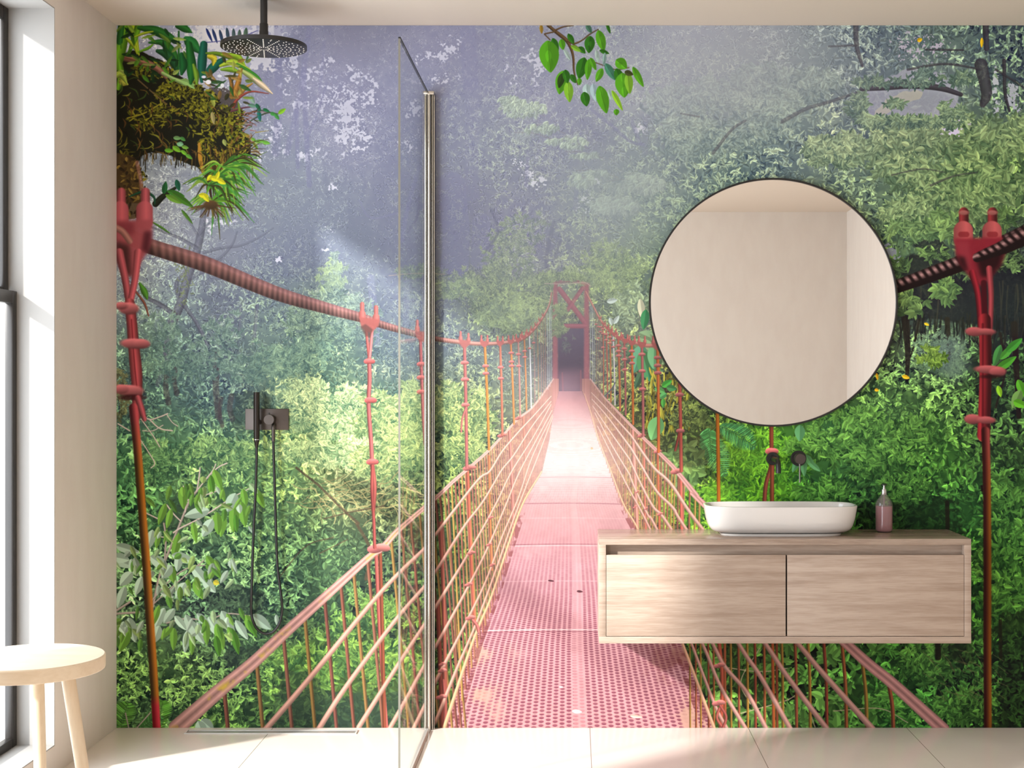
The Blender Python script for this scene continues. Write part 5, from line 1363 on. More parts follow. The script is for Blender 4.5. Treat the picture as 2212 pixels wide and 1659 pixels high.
stroke([(430, 310), (432, 340), (438, 370)], [5, 9, 6], rgb(176, 128, 44), soft=2); stroke([(446, 365), (452, 400), (458, 440)], [7, 6, 4], rgb(52, 36, 24), soft=2)
# trunk below
poly([(250, 330), (292, 338), (302, 380), (310, 432), (300, 470), (250, 480)], rgb(74, 56, 30), 4, .85, rag=.3)
for k in range(70):
    leaves([random.uniform(254, 300)], [random.uniform(340, 470)], random.uniform(8, 18), random.uniform(3, 7), random.uniform(0, 3), random.choice([rgb(120, 98, 40), rgb(48, 36, 18), rgb(150, 124, 54), rgb(34, 26, 14)]), .8)
stroke([(296, 350), (304, 390), (308, 430)], 8, rgb(156, 108, 90), soft=4, alpha=.7)
# branch and its pale shoot
stroke([(258, 120), (290, 128), (325, 140), (345, 152), (358, 166)], [18, 18, 15, 13, 9], rod(rgb(136, 92, 74), 1.25, .6), soft=2)
stroke([(262, 122), (300, 134), (340, 152)], 3, rgb(92, 54, 40), alpha=.7)
stroke([(352, 158), (375, 170), (400, 180)], [8, 8, 12], rod(rgb(140, 168, 100), 1.2, .7), soft=2); leaves([405, 412], [178, 184], [34, 24], [13, 9], [.35, .7], rgb(134, 172, 96))
stroke([(298, 172), (330, 200), (360, 225)], 3, rgb(120, 96, 60), alpha=.8); stroke([(275, 255), (310, 245), (345, 225)], 3, rgb(150, 142, 40), alpha=.9)
# strap leaves
def strap(pts, w, c, hi=1.25):
    stroke(pts, w, rod(np.asarray(c), hi, .65), soft=1.8)
gA, gB, gC, gT = rgb(96, 150, 30), rgb(150, 172, 40), rgb(36, 92, 34), rgb(24, 84, 66)
for pts, w, c in (([(250, 140), (262, 100), (272, 54)], [26, 24, 16], gA), ([(285, 54), (292, 90), (300, 118)], [18, 14, 4], gB), ([(262, 54), (258, 90)], 14, gC), ([(300, 54), (288, 90), (276, 120)], [16, 12, 5], gA), ([(256, 190), (262, 160), (258, 130)], [10, 14, 8], gA),
                  ([(300, 60), (335, 66), (365, 80), (381, 88)], [8, 20, 18, 4], gC), ([(322, 92), (350, 92), (372, 112), (382, 136)], [4, 14, 18, 6], gC), ([(340, 110), (360, 118), (378, 140), (384, 160)], [8, 18, 16, 6], rgb(30, 74, 40)), ([(385, 55), (400, 62), (414, 70)], [14, 16, 3], gC), ([(386, 68), (386, 100), (385, 150)], 4, gC),
                  ([(402, 84), (414, 94), (430, 112)], [12, 26, 8], rgb(34, 98, 44)), ([(412, 180), (414, 150), (408, 96)], [6, 22, 14], rgb(30, 92, 36)), ([(436, 175), (436, 140), (440, 96)], [8, 20, 16], gT), ([(442, 166), (460, 146), (482, 128)], [8, 20, 10], gT), ([(392, 160), (396, 140), (392, 118)], [6, 18, 10], rgb(26, 84, 40)), ([(425, 180), (424, 160), (418, 140)], [6, 12, 6], rgb(104, 140, 40)),
                  ([(270, 160), (264, 176), (275, 182)], [6, 16, 5], rgb(160, 160, 60)), ([(250, 165), (262, 160), (274, 180)], [10, 16, 4], rgb(140, 160, 60)), ([(300, 112), (320, 104), (330, 96)], [4, 6, 3], gA), ([(290, 80), (310, 72), (330, 68)], [3, 6, 3], gB), ([(270, 80), (290, 100), (296, 116)], [5, 9, 3], gB),
                  ([(446, 115), (470, 116), (500, 125), (528, 142)], [5, 9, 10, 3], rgb(86, 116, 30)), ([(452, 122), (462, 126), (460, 140)], [10, 14, 4], rgb(176, 164, 44)), ([(480, 118), (512, 122), (528, 140)], [6, 14, 4], rgb(120, 150, 36)), ([(476, 142), (500, 134), (520, 142), (540, 150)], [6, 14, 12, 3], rgb(150, 172, 50)), ([(478, 150), (500, 150), (520, 158)], [5, 12, 4], rgb(110, 148, 40)),
                  ([(512, 138), (534, 152), (556, 168), (572, 190)], [5, 9, 9, 3], rgb(50, 112, 36)), ([(518, 150), (540, 164), (565, 184), (585, 200)], [8, 12, 12, 3], rgb(150, 164, 96)), ([(548, 170), (566, 184), (588, 202)], [6, 13, 3], rgb(196, 178, 150)), ([(506, 205), (514, 180), (522, 148)], [14, 12, 4], rgb(150, 104, 44)), ([(516, 205), (530, 190), (545, 180)], [10, 8, 3], rgb(160, 120, 60)), ([(500, 210), (500, 180), (494, 165)], [8, 8, 4], rgb(120, 86, 36)),
                  ([(504, 230), (512, 215), (540, 198), (580, 202)], [8, 6, 4, 1.5], rgb(130, 62, 50)), ([(500, 240), (530, 232), (560, 230)], [5, 3, 2], rgb(90, 50, 60)), ([(536, 245), (560, 238), (590, 244)], [4, 3, 2], rgb(70, 70, 60)), ([(540, 262), (556, 252), (580, 243), (600, 246)], [2, 3, 3, 2], rgb(60, 70, 50))):
    strap(pts, w, c)
leaves([609, 590, 598, 560, 546, 558, 575, 545], [240, 246, 252, 250, 228, 232, 238, 215], [20, 14, 16, 26, 22, 20, 16, 20], [9, 8, 8, 9, 8, 8, 7, 10], [-.6, .3, .9, 1.4, .2, 1.0, .4, 1.1], np.array([rgb(118, 170, 40), rgb(60, 130, 60), rgb(60, 130, 60), rgb(30, 100, 90), rgb(90, 130, 110), rgb(30, 90, 60), rgb(30, 100, 60), rgb(120, 150, 130)]))
leaves([561, 575, 552, 548], [305, 308, 315, 302], [22, 18, 20, 16], [8, 8, 7, 7], [-.1, .2, 1.0, .6], rgb(100, 160, 60))
holes(448, 178, 8, 8, .9, rgb(228, 226, 232), seed=0); holes(478, 185, 14, 10, .8, rgb(214, 220, 222), seed=1)
for k in range(260):      # tangle of rootlets, moss threads and dead leaves over the bough
    x, y = random.uniform(255, 545), random.uniform(150, 370)
    if not (150 + (x - 255) * .38 < y < 385 - abs(x - 450) * .25) or (x < 430 and y > 335): continue
    a = random.gauss(1.1, .7); l = random.uniform(8, 34)
    c = random.choice([rgb(24, 20, 8), rgb(14, 12, 6), rgb(104, 100, 30), rgb(150, 150, 48), rgb(92, 62, 30), rgb(60, 84, 30), rgb(128, 96, 40)])
    stroke([(x, y), (x + l * .5 * math.cos(a) + 2, y + l * .5 * math.sin(a)), (x + l * math.cos(a + .3), y + l * math.sin(a + .3))], [1, random.uniform(1.8, 4), .8], c, soft=1.6, alpha=.85)
for k in range(80):
    x = random.uniform(300, 545); y = 338 + (20 if x > 430 else 0) + random.uniform(-14, 8)
    stroke([(x, y), (x + random.uniform(-3, 3), y + random.uniform(8, 28))], random.uniform(1, 2.4), random.choice([rgb(24, 20, 10), rgb(60, 46, 20), rgb(110, 92, 40)]), alpha=.85)
for k in range(60):
    x, y = random.uniform(505, 552), random.uniform(240, 350); a = random.uniform(-.9, .9); l = random.uniform(10, 34)
    stroke([(x, y), (x + l * math.cos(a), y + l * math.sin(a))], [2.2, .8], random.choice([rgb(120, 70, 50), rgb(150, 130, 50), rgb(80, 110, 40), rgb(60, 40, 30), rgb(150, 90, 80)]), alpha=.85)
for k in range(46):
    x, y = random.uniform(255, 400), random.uniform(60, 175); a = random.gauss(.6, 1.2)
    leaves([x], [y], random.uniform(14, 34), random.uniform(4, 9), a, random.choice([rgb(28, 76, 30), rgb(70, 124, 30), rgb(116, 150, 50), rgb(20, 48, 22), rgb(150, 170, 80)]) * random.uniform(.7, 1.1), .9)
for k in range(40):
    x, y = random.uniform(440, 540), random.uniform(118, 235); a = random.gauss(.5, .8)
    leaves([x], [y], random.uniform(14, 34), random.uniform(4, 9), a, random.choice([rgb(40, 88, 34), rgb(110, 136, 40), rgb(150, 160, 70), rgb(60, 60, 26), rgb(140, 110, 50)]) * random.uniform(.7, 1.1), .85)
blob(450, 177, 6, 5, rgb(236, 234, 240), 0, 1, 1, 1.5); blob(440, 166, 5, 3, rgb(226, 222, 240), 0, 1, 1, 1.5); blob(480, 184, 4, 4, rgb(224, 226, 228), 0, 1, 1, 1.5); blob(474, 164, 5, 3, rgb(220, 224, 230), 0, 1, 1, 1.5)
leaves([460, 383, 485, 395, 388, 382, 398, 365, 400, 408, 391], [255, 298, 308, 300, 312, 322, 330, 325, 318, 338, 310], [28, 18, 16, 14, 14, 22, 18, 20, 16, 18, 12], [9, 9, 9, 8, 9, 11, 8, 9, 8, 8, 8], [1.4, .1, 1.2, .6, .5, .6, .7, .1, .2, .6, .4],
       np.array([rgb(150, 140, 90), rgb(104, 146, 86), rgb(140, 150, 80), rgb(70, 130, 60), rgb(120, 170, 120), rgb(110, 166, 40), rgb(110, 172, 44), rgb(96, 158, 36), rgb(110, 160, 60), rgb(90, 150, 50), rgb(120, 170, 130)]))
# grassy tuft hanging below
for k in range(170):
    cx, cy = random.choice([(455, 435), (450, 400), (470, 380), (480, 360)]), 0
    x0_, y0_ = cx
    a = random.uniform(-.7, 1.3) if random.random() < .7 else random.uniform(1.3, 3.3)
    l = random.uniform(35, 105) * (1 if math.cos(a) > 0 else .55)
    x1_, y1_ = x0_ + l * math.cos(a), y0_ + l * math.sin(a) * .8 - 10
    c = random.choice([rgb(84, 150, 40), rgb(120, 176, 50), rgb(60, 116, 40), rgb(70, 140, 60), rgb(60, 56, 24), rgb(150, 186, 70)]) * random.uniform(.75, 1.05)
    stroke([(x0_, y0_), ((x0_ + x1_) / 2 + 4, (y0_ + y1_) / 2 - 10), (x1_, y1_ + l * .18)], [2, 4.2, 1], c, soft=1.6, alpha=.92)
for k in range(40):
    a = random.uniform(.2, 2.9); l = random.uniform(20, 60)
    stroke([(455, 440), (455 + l * math.cos(a), 440 + l * math.sin(a) * .55)], random.uniform(1.2, 2.4), random.choice([rgb(110, 78, 44), rgb(66, 44, 26), rgb(96, 84, 36)]), alpha=.85)
blob(455, 442, 16, 10, rgb(84, 62, 36), 0, 1.1, .7, 4)
leaves([465, 478, 470, 452, 440, 445], [386, 392, 378, 384, 422, 428], [24, 22, 18, 16, 22, 20], [12, 11, 9, 9, 11, 10], [.3, .5, -1.2, 2.2, .1, .9], rgb(200, 196, 36))
strap([(336, 440), (352, 424), (378, 406)], [14, 12, 6], rgb(30, 34, 20)); leaves([356, 384, 380, 395, 404, 375], [405, 400, 418, 432, 468, 430], [28, 26, 40, 56, 40, 40], [12, 11, 12, 14, 7, 12], [-1.4, 1.3, .3, .6, .9, .5], np.array([rgb(30, 84, 40), rgb(24, 80, 56), rgb(54, 110, 34), rgb(60, 106, 30), rgb(70, 112, 40), rgb(96, 140, 46)]))
strap([(280, 424), (310, 414), (332, 425), (334, 440)], [3, 6, 5, 3], rgb(24, 66, 44)); strap([(330, 480), (350, 492), (366, 503)], [3, 5, 2], rgb(70, 112, 40)); strap([(302, 612), (312, 630), (318, 645)], [5, 14, 4], rgb(70, 124, 40)); strap([(294, 630), (312, 655), (321, 682)], [4, 5, 3], rgb(120, 74, 60))
bush(262, 850, 12, 60, 40, 12, rgb(60, 46, 20), rgb(150, 124, 60))

# ---- 12. the two nearest hangers, slightly out of focus
L1, L2 = rgb(166, 80, 86), rgb(112, 42, 50)
for x in (262, 314):
    stroke([(x, 415), (x, 465)], 20, rod(L1 * .95, 1.25, .6, -.1), soft=4)
    stroke([(x - 2, 452), (x - 2, 478)], 36, rod(L1 * 1.05, 1.15, .75, -.2), soft=4)
poly([(250, 478), (330, 474), (328, 520), (318, 545), (300, 575), (285, 600), (262, 585), (250, 560)], L1 * .95, 3, .97)
poly([(250, 478), (292, 480), (290, 510), (250, 500)], L2, 5, .7); poly([(312, 500), (328, 500), (322, 550), (306, 540)], rgb(64, 22, 30), 4, .8); poly([(250, 520), (280, 530), (285, 600), (268, 590), (250, 560)], rgb(40, 22, 20), 5, .75)
stroke([(248, 490), (265, 500), (280, 520)], 14, rod(rgb(150, 102, 92), 1.2, .7), soft=4)
stroke([(258, 545), (270, 600), (278, 650)], [18, 16, 15], rod(L1, 1.2, .55), soft=3.5); stroke([(298, 545), (292, 600), (282, 650)], [17, 15, 14], rod(L1 * 1.15, 1.15, .6), soft=3.5)
stroke([(280, 655), (285, 700), (288, 740), (294, 800), (296, 850), (294, 900)], [22, 23, 24, 26, 22, 18], rod(rgb(164, 72, 76), 1.25, .4, -.05), soft=4)
stroke([(284, 690), (290, 780), (296, 840)], 3, rgb(96, 24, 32), soft=3, alpha=.7)
for x, y, rx_, ry_ in ((278, 666, 22, 13), (262, 660, 14, 8), (290, 742, 30, 11), (306, 742, 18, 10), (280, 843, 30, 12), (262, 840, 16, 10)):
    blob(x, y, rx_, ry_, rgb(192, 108, 112), .05, 1.25, .5, 4)
blob(285, 858, 28, 6, rgb(52, 14, 18), 0, 1, 1, 4, .8)
stroke([(298, 860), (306, 885), (312, 905)], [14, 14, 10], rod(L1, 1.2, .5), soft=4)
def nearrod(v, s, x, y):
    t1 = np.clip((y - 900) / 110., 0, 1)[..., None]; t2 = np.clip((y - 1500) / 25., 0, 1)[..., None]
    l = rgb(62, 22, 26) * (1 - t1) + rgb(50, 34, 12) * t1; r = rgb(190, 78, 84) * (1 - t1) + rgb(176, 108, 34) * t1
    l = l * (1 - t2) + rgb(104, 12, 22) * t2; r = r * (1 - t2) + rgb(196, 56, 66) * t2
    k = np.clip(.5 - v * .9, 0, 1)[..., None]
    return l * (1 - k) + r * k
stroke([(288, 880), (296, 960), (303, 1050), (309, 1130), (316, 1220), (323, 1330), (330, 1430), (339, 1580)], [19, 18, 18, 18, 18, 18, 18, 17], nearrod, soft=4)
D1, D2 = rgb(120, 28, 38), rgb(64, 12, 20)
for x in (2081, 2143):
    stroke([(x, 458), (x, 500)], 21, rod(rgb(110, 38, 40), 1.35, .6, .5), soft=3.5); blob(x, 459, 11, 5, rgb(168, 98, 92), 0, 1, .8, 3)
    stroke([(x - 1, 498), (x - 1, 516)], 42, rod(rgb(160, 76, 76), 1.2, .85), soft=3.5); stroke([(x - 6, 506), (x + 6, 506)], 12, rgb(116, 26, 32), soft=4, alpha=.7)
poly([(2062, 516), (2166, 512), (2170, 550), (2162, 572), (2140, 600), (2120, 620), (2096, 600), (2074, 572), (2064, 550)], rgb(128, 32, 44), 3, .98)
poly([(2064, 522), (2092, 522), (2098, 590), (2074, 560)], rgb(140, 48, 58), 4, .8)
poly([(2066, 552), (2084, 556), (2092, 590), (2076, 574)], rgb(24, 8, 10), 4, .8); poly([(2108, 560), (2170, 540), (2160, 575), (2140, 596), (2120, 600)], rgb(22, 8, 10), 5, .85)
stroke([(2110, 556), (2130, 548), (2160, 536), (2200, 514), (2240, 496)], [20, 24, 28, 32, 34], cableR, soft=3.5); 
stroke([(2100, 590), (2112, 640), (2118, 720)], [16, 13, 12], rod(D1 * 1.1, 1.2, .5), soft=3.5); stroke([(2136, 580), (2140, 640), (2138, 720)], [14, 12, 11], rod(rgb(150, 62, 68), 1.2, .6, .2), soft=3.5); stroke([(2124, 610), (2128, 720)], 12, D2, soft=4)
stroke([(2126, 690), (2128, 800), (2124, 940)], [27, 26, 28], rod(rgb(124, 32, 38), 1.35, .45, .55), soft=3.5); stroke([(2122, 700), (2122, 930)], 5, rgb(70, 12, 20), soft=3, alpha=.7)
for x, y, rx_, ry_ in ((2104, 716, 20, 10), (2130, 716, 20, 7), (2138, 798, 34, 9), (2154, 803, 18, 10), (2100, 905, 18, 11), (2130, 907, 20, 8)):
    blob(x, y, rx_, ry_, rgb(168, 84, 86), .05, 1.2, .55, 3)
blob(2140, 813, 22, 4, rgb(34, 8, 10), 0, 1, 1, 4, .8)
def rodR(v, s, x, y):
    k = np.clip(.45 - v * .9, 0, 1)[..., None]
    t = np.clip((y - 950) / 120., 0, 1)[..., None]
    r = rgb(140, 60, 56) * (1 - t) + rgb(126, 74, 22) * t
    return rgb(44, 8, 8) * (1 - k) + r * k
stroke([(2128, 930), (2131, 1050), (2132, 1200), (2132, 1390), (2133, 1580)], [18, 17, 17, 17, 17], rodR, soft=4)

# ---- 13. finish
MUR = np.clip(CV[PAD:PAD + MH, PAD:PAD + MW], 0, 1)
del CV, DARK, LITE, LSZ, N1, N2, N3, CL, CLU, HOLE
img = bpy.data.images.new('mural print', MW, MH, alpha=False)
_px = np.ones((MH, MW, 4), np.float32); _px[..., :3] = MUR[::-1]
img.pixels.foreach_set(_px.ravel()); img.update(); img.pack()
del _px, MUR
mm = mat('printed wallpaper', (0.3, 0.3, 0.3, 1), 0.62, 0, 0.12)
nt, N, L, p = nodes_of(mm)
uv = N.new('ShaderNodeUVMap'); uv.uv_map = 'print'
ti = N.new('ShaderNodeTexImage'); ti.image = img; ti.extension = 'EXTEND'
L.new(uv.outputs['UV'], ti.inputs['Vector']); L.new(ti.outputs['Color'], p.inputs['Base Color'])
bm = B(); box(bm, ROOM_X0 + 0.0005, ROOM_X1 - 0.0005, -0.0025, -0.0002, 0.0005, ROOM_Z1 - 0.0005)
mo = obj('wall_mural', bm, mm, smooth=0, origin=(0, 0, 0))
ul = mo.data.uv_layers.new(name='print')
for lp in mo.data.loops:
    v = mo.data.vertices[lp.vertex_index].co
    ul.data[lp.index].uv = ((v.x * PXM + VX - MX0) / MW, 1 - ((FLOORY - v.z * PXM) - MY0) / MH)
tag(mo, 'floor-to-ceiling photo wallpaper of a red suspension bridge through misty rainforest', 'wall mural')

# ------------------------------------------------------------------ wall-hung vanity
def wx(px, y=0.0): return (px - VX) * (DIST + y) / F
def wz(py, y=0.0): return CAMZ - (py - VY) * (DIST + y) / F
VF = -0.33
vx0, vx1 = wx(1294, VF), wx(2098, VF)
vz0, vz1 = wz(1390, VF), wz(1164, VF)
TH = 0.0245
t = thing('vanity_cabinet', ((vx0 + vx1) / 2, VF / 2, vz0),
          'wide wall-hung light walnut vanity cabinet with two handleless drawers below the round mirror', 'vanity cabinet')
bm = B(); box(bm, vx0, vx1, VF, -0.004, vz1 - 0.0215, vz1, 0.0008); obj('countertop', bm, M['oak_top'], t)
bm = B(); box(bm, vx0, vx0 + TH, VF, -0.004, vz0 + TH, vz1 - 0.0216, 0.0008)
obj('side_panel', bm, M['oak'], t)
bm = B(); box(bm, vx1 - TH, vx1, VF, -0.004, vz0 + TH, vz1 - 0.0216, 0.0008)
obj('side_panel', bm, M['oak'], t)
bm = B(); box(bm, vx0, vx1, VF, -0.004, vz0, vz0 + TH - 0.0001, 0.0008); obj('bottom_panel', bm, M['oak'], t)
ix0, ix1 = vx0 + TH, vx1 - TH
zd0, zd1 = vz0 + TH + 0.0018, wz(1199, VF)
bm = B(); box(bm, ix0 + 0.0003, ix1 - 0.0003, VF + 0.036, VF + 0.052, zd1 - 0.02, vz1 - 0.0217); obj('recess_panel', bm, M['oak'], t)
bm = B(); box(bm, ix0 + 0.001, ix1 - 0.001, VF + 0.030, VF + 0.034, zd0, zd1 - 0.004); obj('carcass_back', bm, M['gasket_and_reflection'], t, label='dark carcass behind the drawer fronts')
sx_ = wx(1699, VF)
for a, b in ((ix0 + 0.0014, sx_ - 0.0028), (sx_ + 0.0028, ix1 - 0.0014)):
    bm = B(); box(bm, a, b, VF + 0.0008, VF + 0.0195, zd0, zd1, 0.0008)
    obj('drawer_front', bm, M['oak'], t)

# ------------------------------------------------------------------ basin
def sell(a, b, n, z, cx, cy, k=96):
    r = []
    for i in range(k):
        th = 2 * math.pi * i / k
        c, s = math.cos(th), math.sin(th)
        r.append(Vector((cx + a * math.copysign(abs(c) ** (2 / n), c), cy + b * math.copysign(abs(s) ** (2 / n), s), z)))
    return r
bcx, bcy, bz, bh = wx(1684, -0.16), -0.162, vz1, 0.109
t = thing('wash_basin', (bcx, bcy, bz), 'white oval countertop wash basin with straight tapered sides on the vanity', 'basin')
A0, B0 = 0.2785, 0.126
bm = B()
ft = 0.008
R = [sell(0.212, 0.093, 3.4, bz + 0.0005, bcx, bcy), sell(0.220, 0.099, 3.4, bz + 0.0005, bcx, bcy),
     sell(0.223, 0.101, 3.4, bz + ft - 0.001, bcx, bcy), sell(0.218, 0.098, 3.4, bz + ft, bcx, bcy)]
rings_solid(bm, R); obj('foot_ring', bm, M['ceramic'], t, smooth=50)
bm = B(); R = []
for f, z in ((0.76, ft + 0.0002), (0.815, 0.0092), (0.850, 0.0112), (0.884, 0.0150), (0.912, 0.0205), (0.933, 0.028), (0.950, 0.038), (0.973, 0.060), (0.990, 0.088), (0.9985, 0.104), (1.0, 0.107), (0.998, 0.1086), (0.992, 0.109)):
    R.append(sell(A0 * f, B0 - A0 * (1 - f), 3.7, bz + z, bcx, bcy))
for ins, z in ((0.008, 0.109), (0.0098, 0.1075), (0.011, 0.102), (0.018, 0.07), (0.03, 0.035), (0.052, 0.022), (0.085, 0.0185)):
    R.append(sell(A0 - ins, B0 - ins, 3.7, bz + z, bcx, bcy))
rings_solid(bm, R); obj('bowl', bm, M['ceramic'], t, smooth=60)
bm = B(); lathe(bm, [(0.0, 0.0186), (0.022, 0.0186), (0.022, 0.0205), (0.019, 0.0225), (0.0, 0.023)], (bcx, bcy, bz), n=32)
obj('drain_plug', bm, M['black_metal'], t)

# ------------------------------------------------------------------ soap dispenser
dcx, dcy, dz = wx(1909.6, -0.1), -0.1, vz1
t = thing('soap_dispenser', (dcx, dcy, dz), 'clear pump bottle of pink soap at the right end of the vanity', 'soap dispenser')
gb = glass('bottle glass', (0.80, 0.74, 0.74, 1), 1.0, 1.6)
_n, _l = gb.node_tree.nodes, gb.node_tree.links
_d = _n.new('ShaderNodeBsdfDiffuse'); _d.inputs['Color'].default_value = srgb(188, 176, 174)
_m = _n.new('ShaderNodeMixShader'); _m.inputs[0].default_value = 0.16
_o = _n['Material Output'].inputs['Surface']; _s = _o.links[0].from_socket
_l.new(_s, _m.inputs[1]); _l.new(_d.outputs[0], _m.inputs[2]); _l.new(_m.outputs[0], _o)
prof = [(0.0, 0.0), (0.022, 0.0), (0.0285, 0.003), (0.0315, 0.010), (0.0318, 0.02), (0.0318, 0.098), (0.0305, 0.107), (0.026, 0.117),
        (0.019, 0.1265), (0.0135, 0.1335), (0.0108, 0.14), (0.0104, 0.146)]
bm = B(); lathe(bm, [(r, h + 0.0005) for r, h in prof], (dcx, dcy, dz), n=48); obj('bottle', bm, gb, t, smooth=50)
lq = mat('pink liquid soap', srgb(186, 132, 138), 0.25, 0, 0.4)
nt, N, L, p = nodes_of(lq); p.inputs['Subsurface Weight'].default_value = 0.3; p.inputs['Subsurface Radius'].default_value = (0.02, 0.008, 0.008)
bm = B(); lathe(bm, [(0.0, 0.0025), (0.021, 0.0025), (0.0275, 0.005), (0.0302, 0.011), (0.0305, 0.02), (0.0305, 0.0965), (0.0, 0.097)], (dcx, dcy, dz), n=48)
obj('liquid_soap', bm, lq, t, smooth=50, label='pink liquid soap inside the bottle')
pm = thing('pump', (0, 0, 0)); pm.parent = t
bm = B(); lathe(bm, [(0.0, 0.140), (0.0098, 0.140), (0.0098, 0.158), (0.0088, 0.1595), (0.0055, 0.1597), (0.0055, 0.166), (0.0036, 0.1662), (0.0036, 0.1735), (0.0, 0.1735)], (dcx, dcy, dz), n=32)
obj('pump_collar', bm, M['steel'], pm)
bm = B(); lathe(bm, [(0.0, 0.1736), (0.0105, 0.1736), (0.0105, 0.1775), (0.009, 0.179), (0.0, 0.179)], (dcx, dcy, dz), n=24)
tube(bm, [(dcx, dcy, dz + 0.1762), (dcx + 0.005, dcy + 0.026, dz + 0.1762), (dcx + 0.0055, dcy + 0.029, dz + 0.174)], 0.0026, 12)
obj('pump_head', bm, M['black_metal'], pm)
bm = B(); tube(bm, [(dcx, dcy, dz + 0.1395), (dcx, dcy, dz + 0.099)], 0.0032, 12); obj('dip_tube', bm, mat('grey dip tube', srgb(120, 108, 108), 0.4), t)

# ------------------------------------------------------------------ wall spout and mixer handle
fx, fz = wx(1668.5), wz(990.5)
t = thing('basin_spout', (fx, -0.003, fz), 'black wall-mounted spout with bent pipe above the basin', 'faucet')
bm = B(); lathe(bm, [(0.0, 0), (0.0245, 0), (0.0245, -0.008), (0.0235, -0.009), (0.013, -0.009), (0.0125, -0.016), (0.0, -0.016)], (fx, -0.003, fz), 'Y', 40)
obj('rosette', bm, M['black_metal'], t)
sp = [(fx, -0.019, fz), (fx, -0.06, fz), (fx, -0.105, fz), (fx, -0.138, fz - 0.002), (fx, -0.152, fz - 0.010), (fx, -0.158, fz - 0.022), (fx, -0.160, fz - 0.046)]
bm = B(); tube(bm, crom(sp, 0.004), 0.0098, 20); obj('spout_pipe', bm, M['black_metal'], t, smooth=50)
hx, hz = wx(1724.3), wz(989.8)
t = thing('basin_mixer', (hx, -0.003, hz), 'black round wall-mounted mixer knob with a thin pin lever beside the spout', 'faucet handle')
bm = B(); lathe(bm, [(0.0, 0), (0.0295, 0), (0.0295, -0.007), (0.0285, -0.008), (0.0, -0.008)], (hx, -0.003, hz), 'Y', 40)
obj('rosette', bm, M['black_metal'], t)
bm = B(); lathe(bm, [(0.0, -0.0082), (0.0195, -0.0082), (0.0195, -0.050), (0.0188, -0.0512), (0.0, -0.0512)], (hx, -0.003, hz), 'Y', 40)
kb = obj('knob', bm, mat('satin black knob', srgb(72, 62, 58), 0.42, 0.3), t)
bm = B(); tube(bm, [(hx, -0.037, hz - 0.018), (hx, -0.037, hz - 0.090)], 0.0031, 14); obj('lever', bm, mat('satin steel pin', srgb(120, 114, 110), 0.3, 0.9), kb)

# ------------------------------------------------------------------ round mirror
mx, mz, mr = wx(1671, -0.03), wz(653, -0.03), 269 * (DIST - 0.03) / F
t = thing('round_mirror', (mx, -0.003, mz), 'large round mirror in a thin black metal frame above the vanity', 'mirror')
bm = B(); lathe(bm, [(mr - 0.007, -0.001), (mr, -0.001), (mr, -0.027), (mr - 0.0065, -0.027), (mr - 0.0068, -0.0225), (mr - 0.0069, -0.002)], (mx, -0.002, mz), 'Y', 160)
fs = [f for f in bm.faces if len(f.verts) > 4]
bmesh.ops.delete(bm, geom=fs, context='FACES_ONLY')
be = [e for e in bm.edges if e.is_boundary]
bmesh.ops.bridge_loops(bm, edges=be)
obj('frame', bm, M['black_metal'], t, smooth=30)
bm = B(); lathe(bm, [(0.0, -0.003), (mr - 0.0072, -0.003), (mr - 0.0072, -0.021), (0.0, -0.021)], (mx, -0.002, mz), 'Y', 160)
obj('mirror_glass', bm, M['mirror'], t, smooth=30)

# ------------------------------------------------------------------ rain shower head
rx, ry, rz, rr = wx(570, -0.39), -0.39, 2.484, 0.1495
t = thing('rain_shower', (rx, ry, ROOM_Z1), 'large round black rain shower head hanging from the ceiling on a rod', 'shower head')
bm = B(); lathe(bm, [(0.0, 0.0), (0.024, 0.0), (0.024, -0.0015), (0.0125, -0.0025), (0.0125, rz + 0.080 - ROOM_Z1), (0.0, rz + 0.080 - ROOM_Z1)], (rx, ry, ROOM_Z1), n=32)
obj('ceiling_rod', bm, M['black_metal'], t)
bm = B(); lathe(bm, [(0.0, 0.016), (0.0155, 0.0155), (0.0158, 0.060), (0.0148, 0.063), (0.0148, 0.086), (0.0135, 0.088), (0.0, 0.088)], (rx, ry, rz), n=32)
obj('swivel_collar', bm, M['black_metal'], t)
bm = B(); lathe(bm, [(0.0, 0.0155), (rr - 0.002, 0.0150), (rr, 0.0135), (rr, 0.001), (rr - 0.0015, 0.0), (0.0, 0.0)], (rx, ry, rz), n=128)
obj('spray_plate', bm, M['black_metal'], t)
spots = []
for s in range(16):
    a = math.radians(11.25 + 22.5 * s)
    for k in range(9):
        r = 0.020 + 0.0148 * k
        spots.append((r * math.cos(a), r * math.sin(a)))
for s in (0, 1, 2, 3, 5, 6, 7, 8, 9, 10, 11, 13, 14, 15):
    a = math.radians(22.5 * s)
    for r in (0.094, 0.124, 0.140):
        spots.append((r * math.cos(a), r * math.sin(a)))
spots.sort(key=lambda q: q[1])
nb = B(); lathe(nb, [(0.0024, 0.0), (0.0021, -0.0016), (0.0, -0.0021)], (rx, ry, rz), n=10)
noz = obj('nozzle', nb, M['nozzle'], t)
noz.location = (spots[0][0], spots[0][1], 0)
for sx0, sy0 in spots[1:100]:
    c = noz.copy(); COL.objects.link(c); c.parent = t; c.location = (sx0, sy0, 0)
nb = B()
for sx0, sy0 in spots[100:]:
    lathe(nb, [(0.0024, 0.0), (0.0021, -0.0016), (0.0, -0.0021)], (rx + sx0, ry + sy0, rz), n=10)
o = obj('nozzle_field', nb, M['nozzle'], t); o['kind'] = 'stuff'

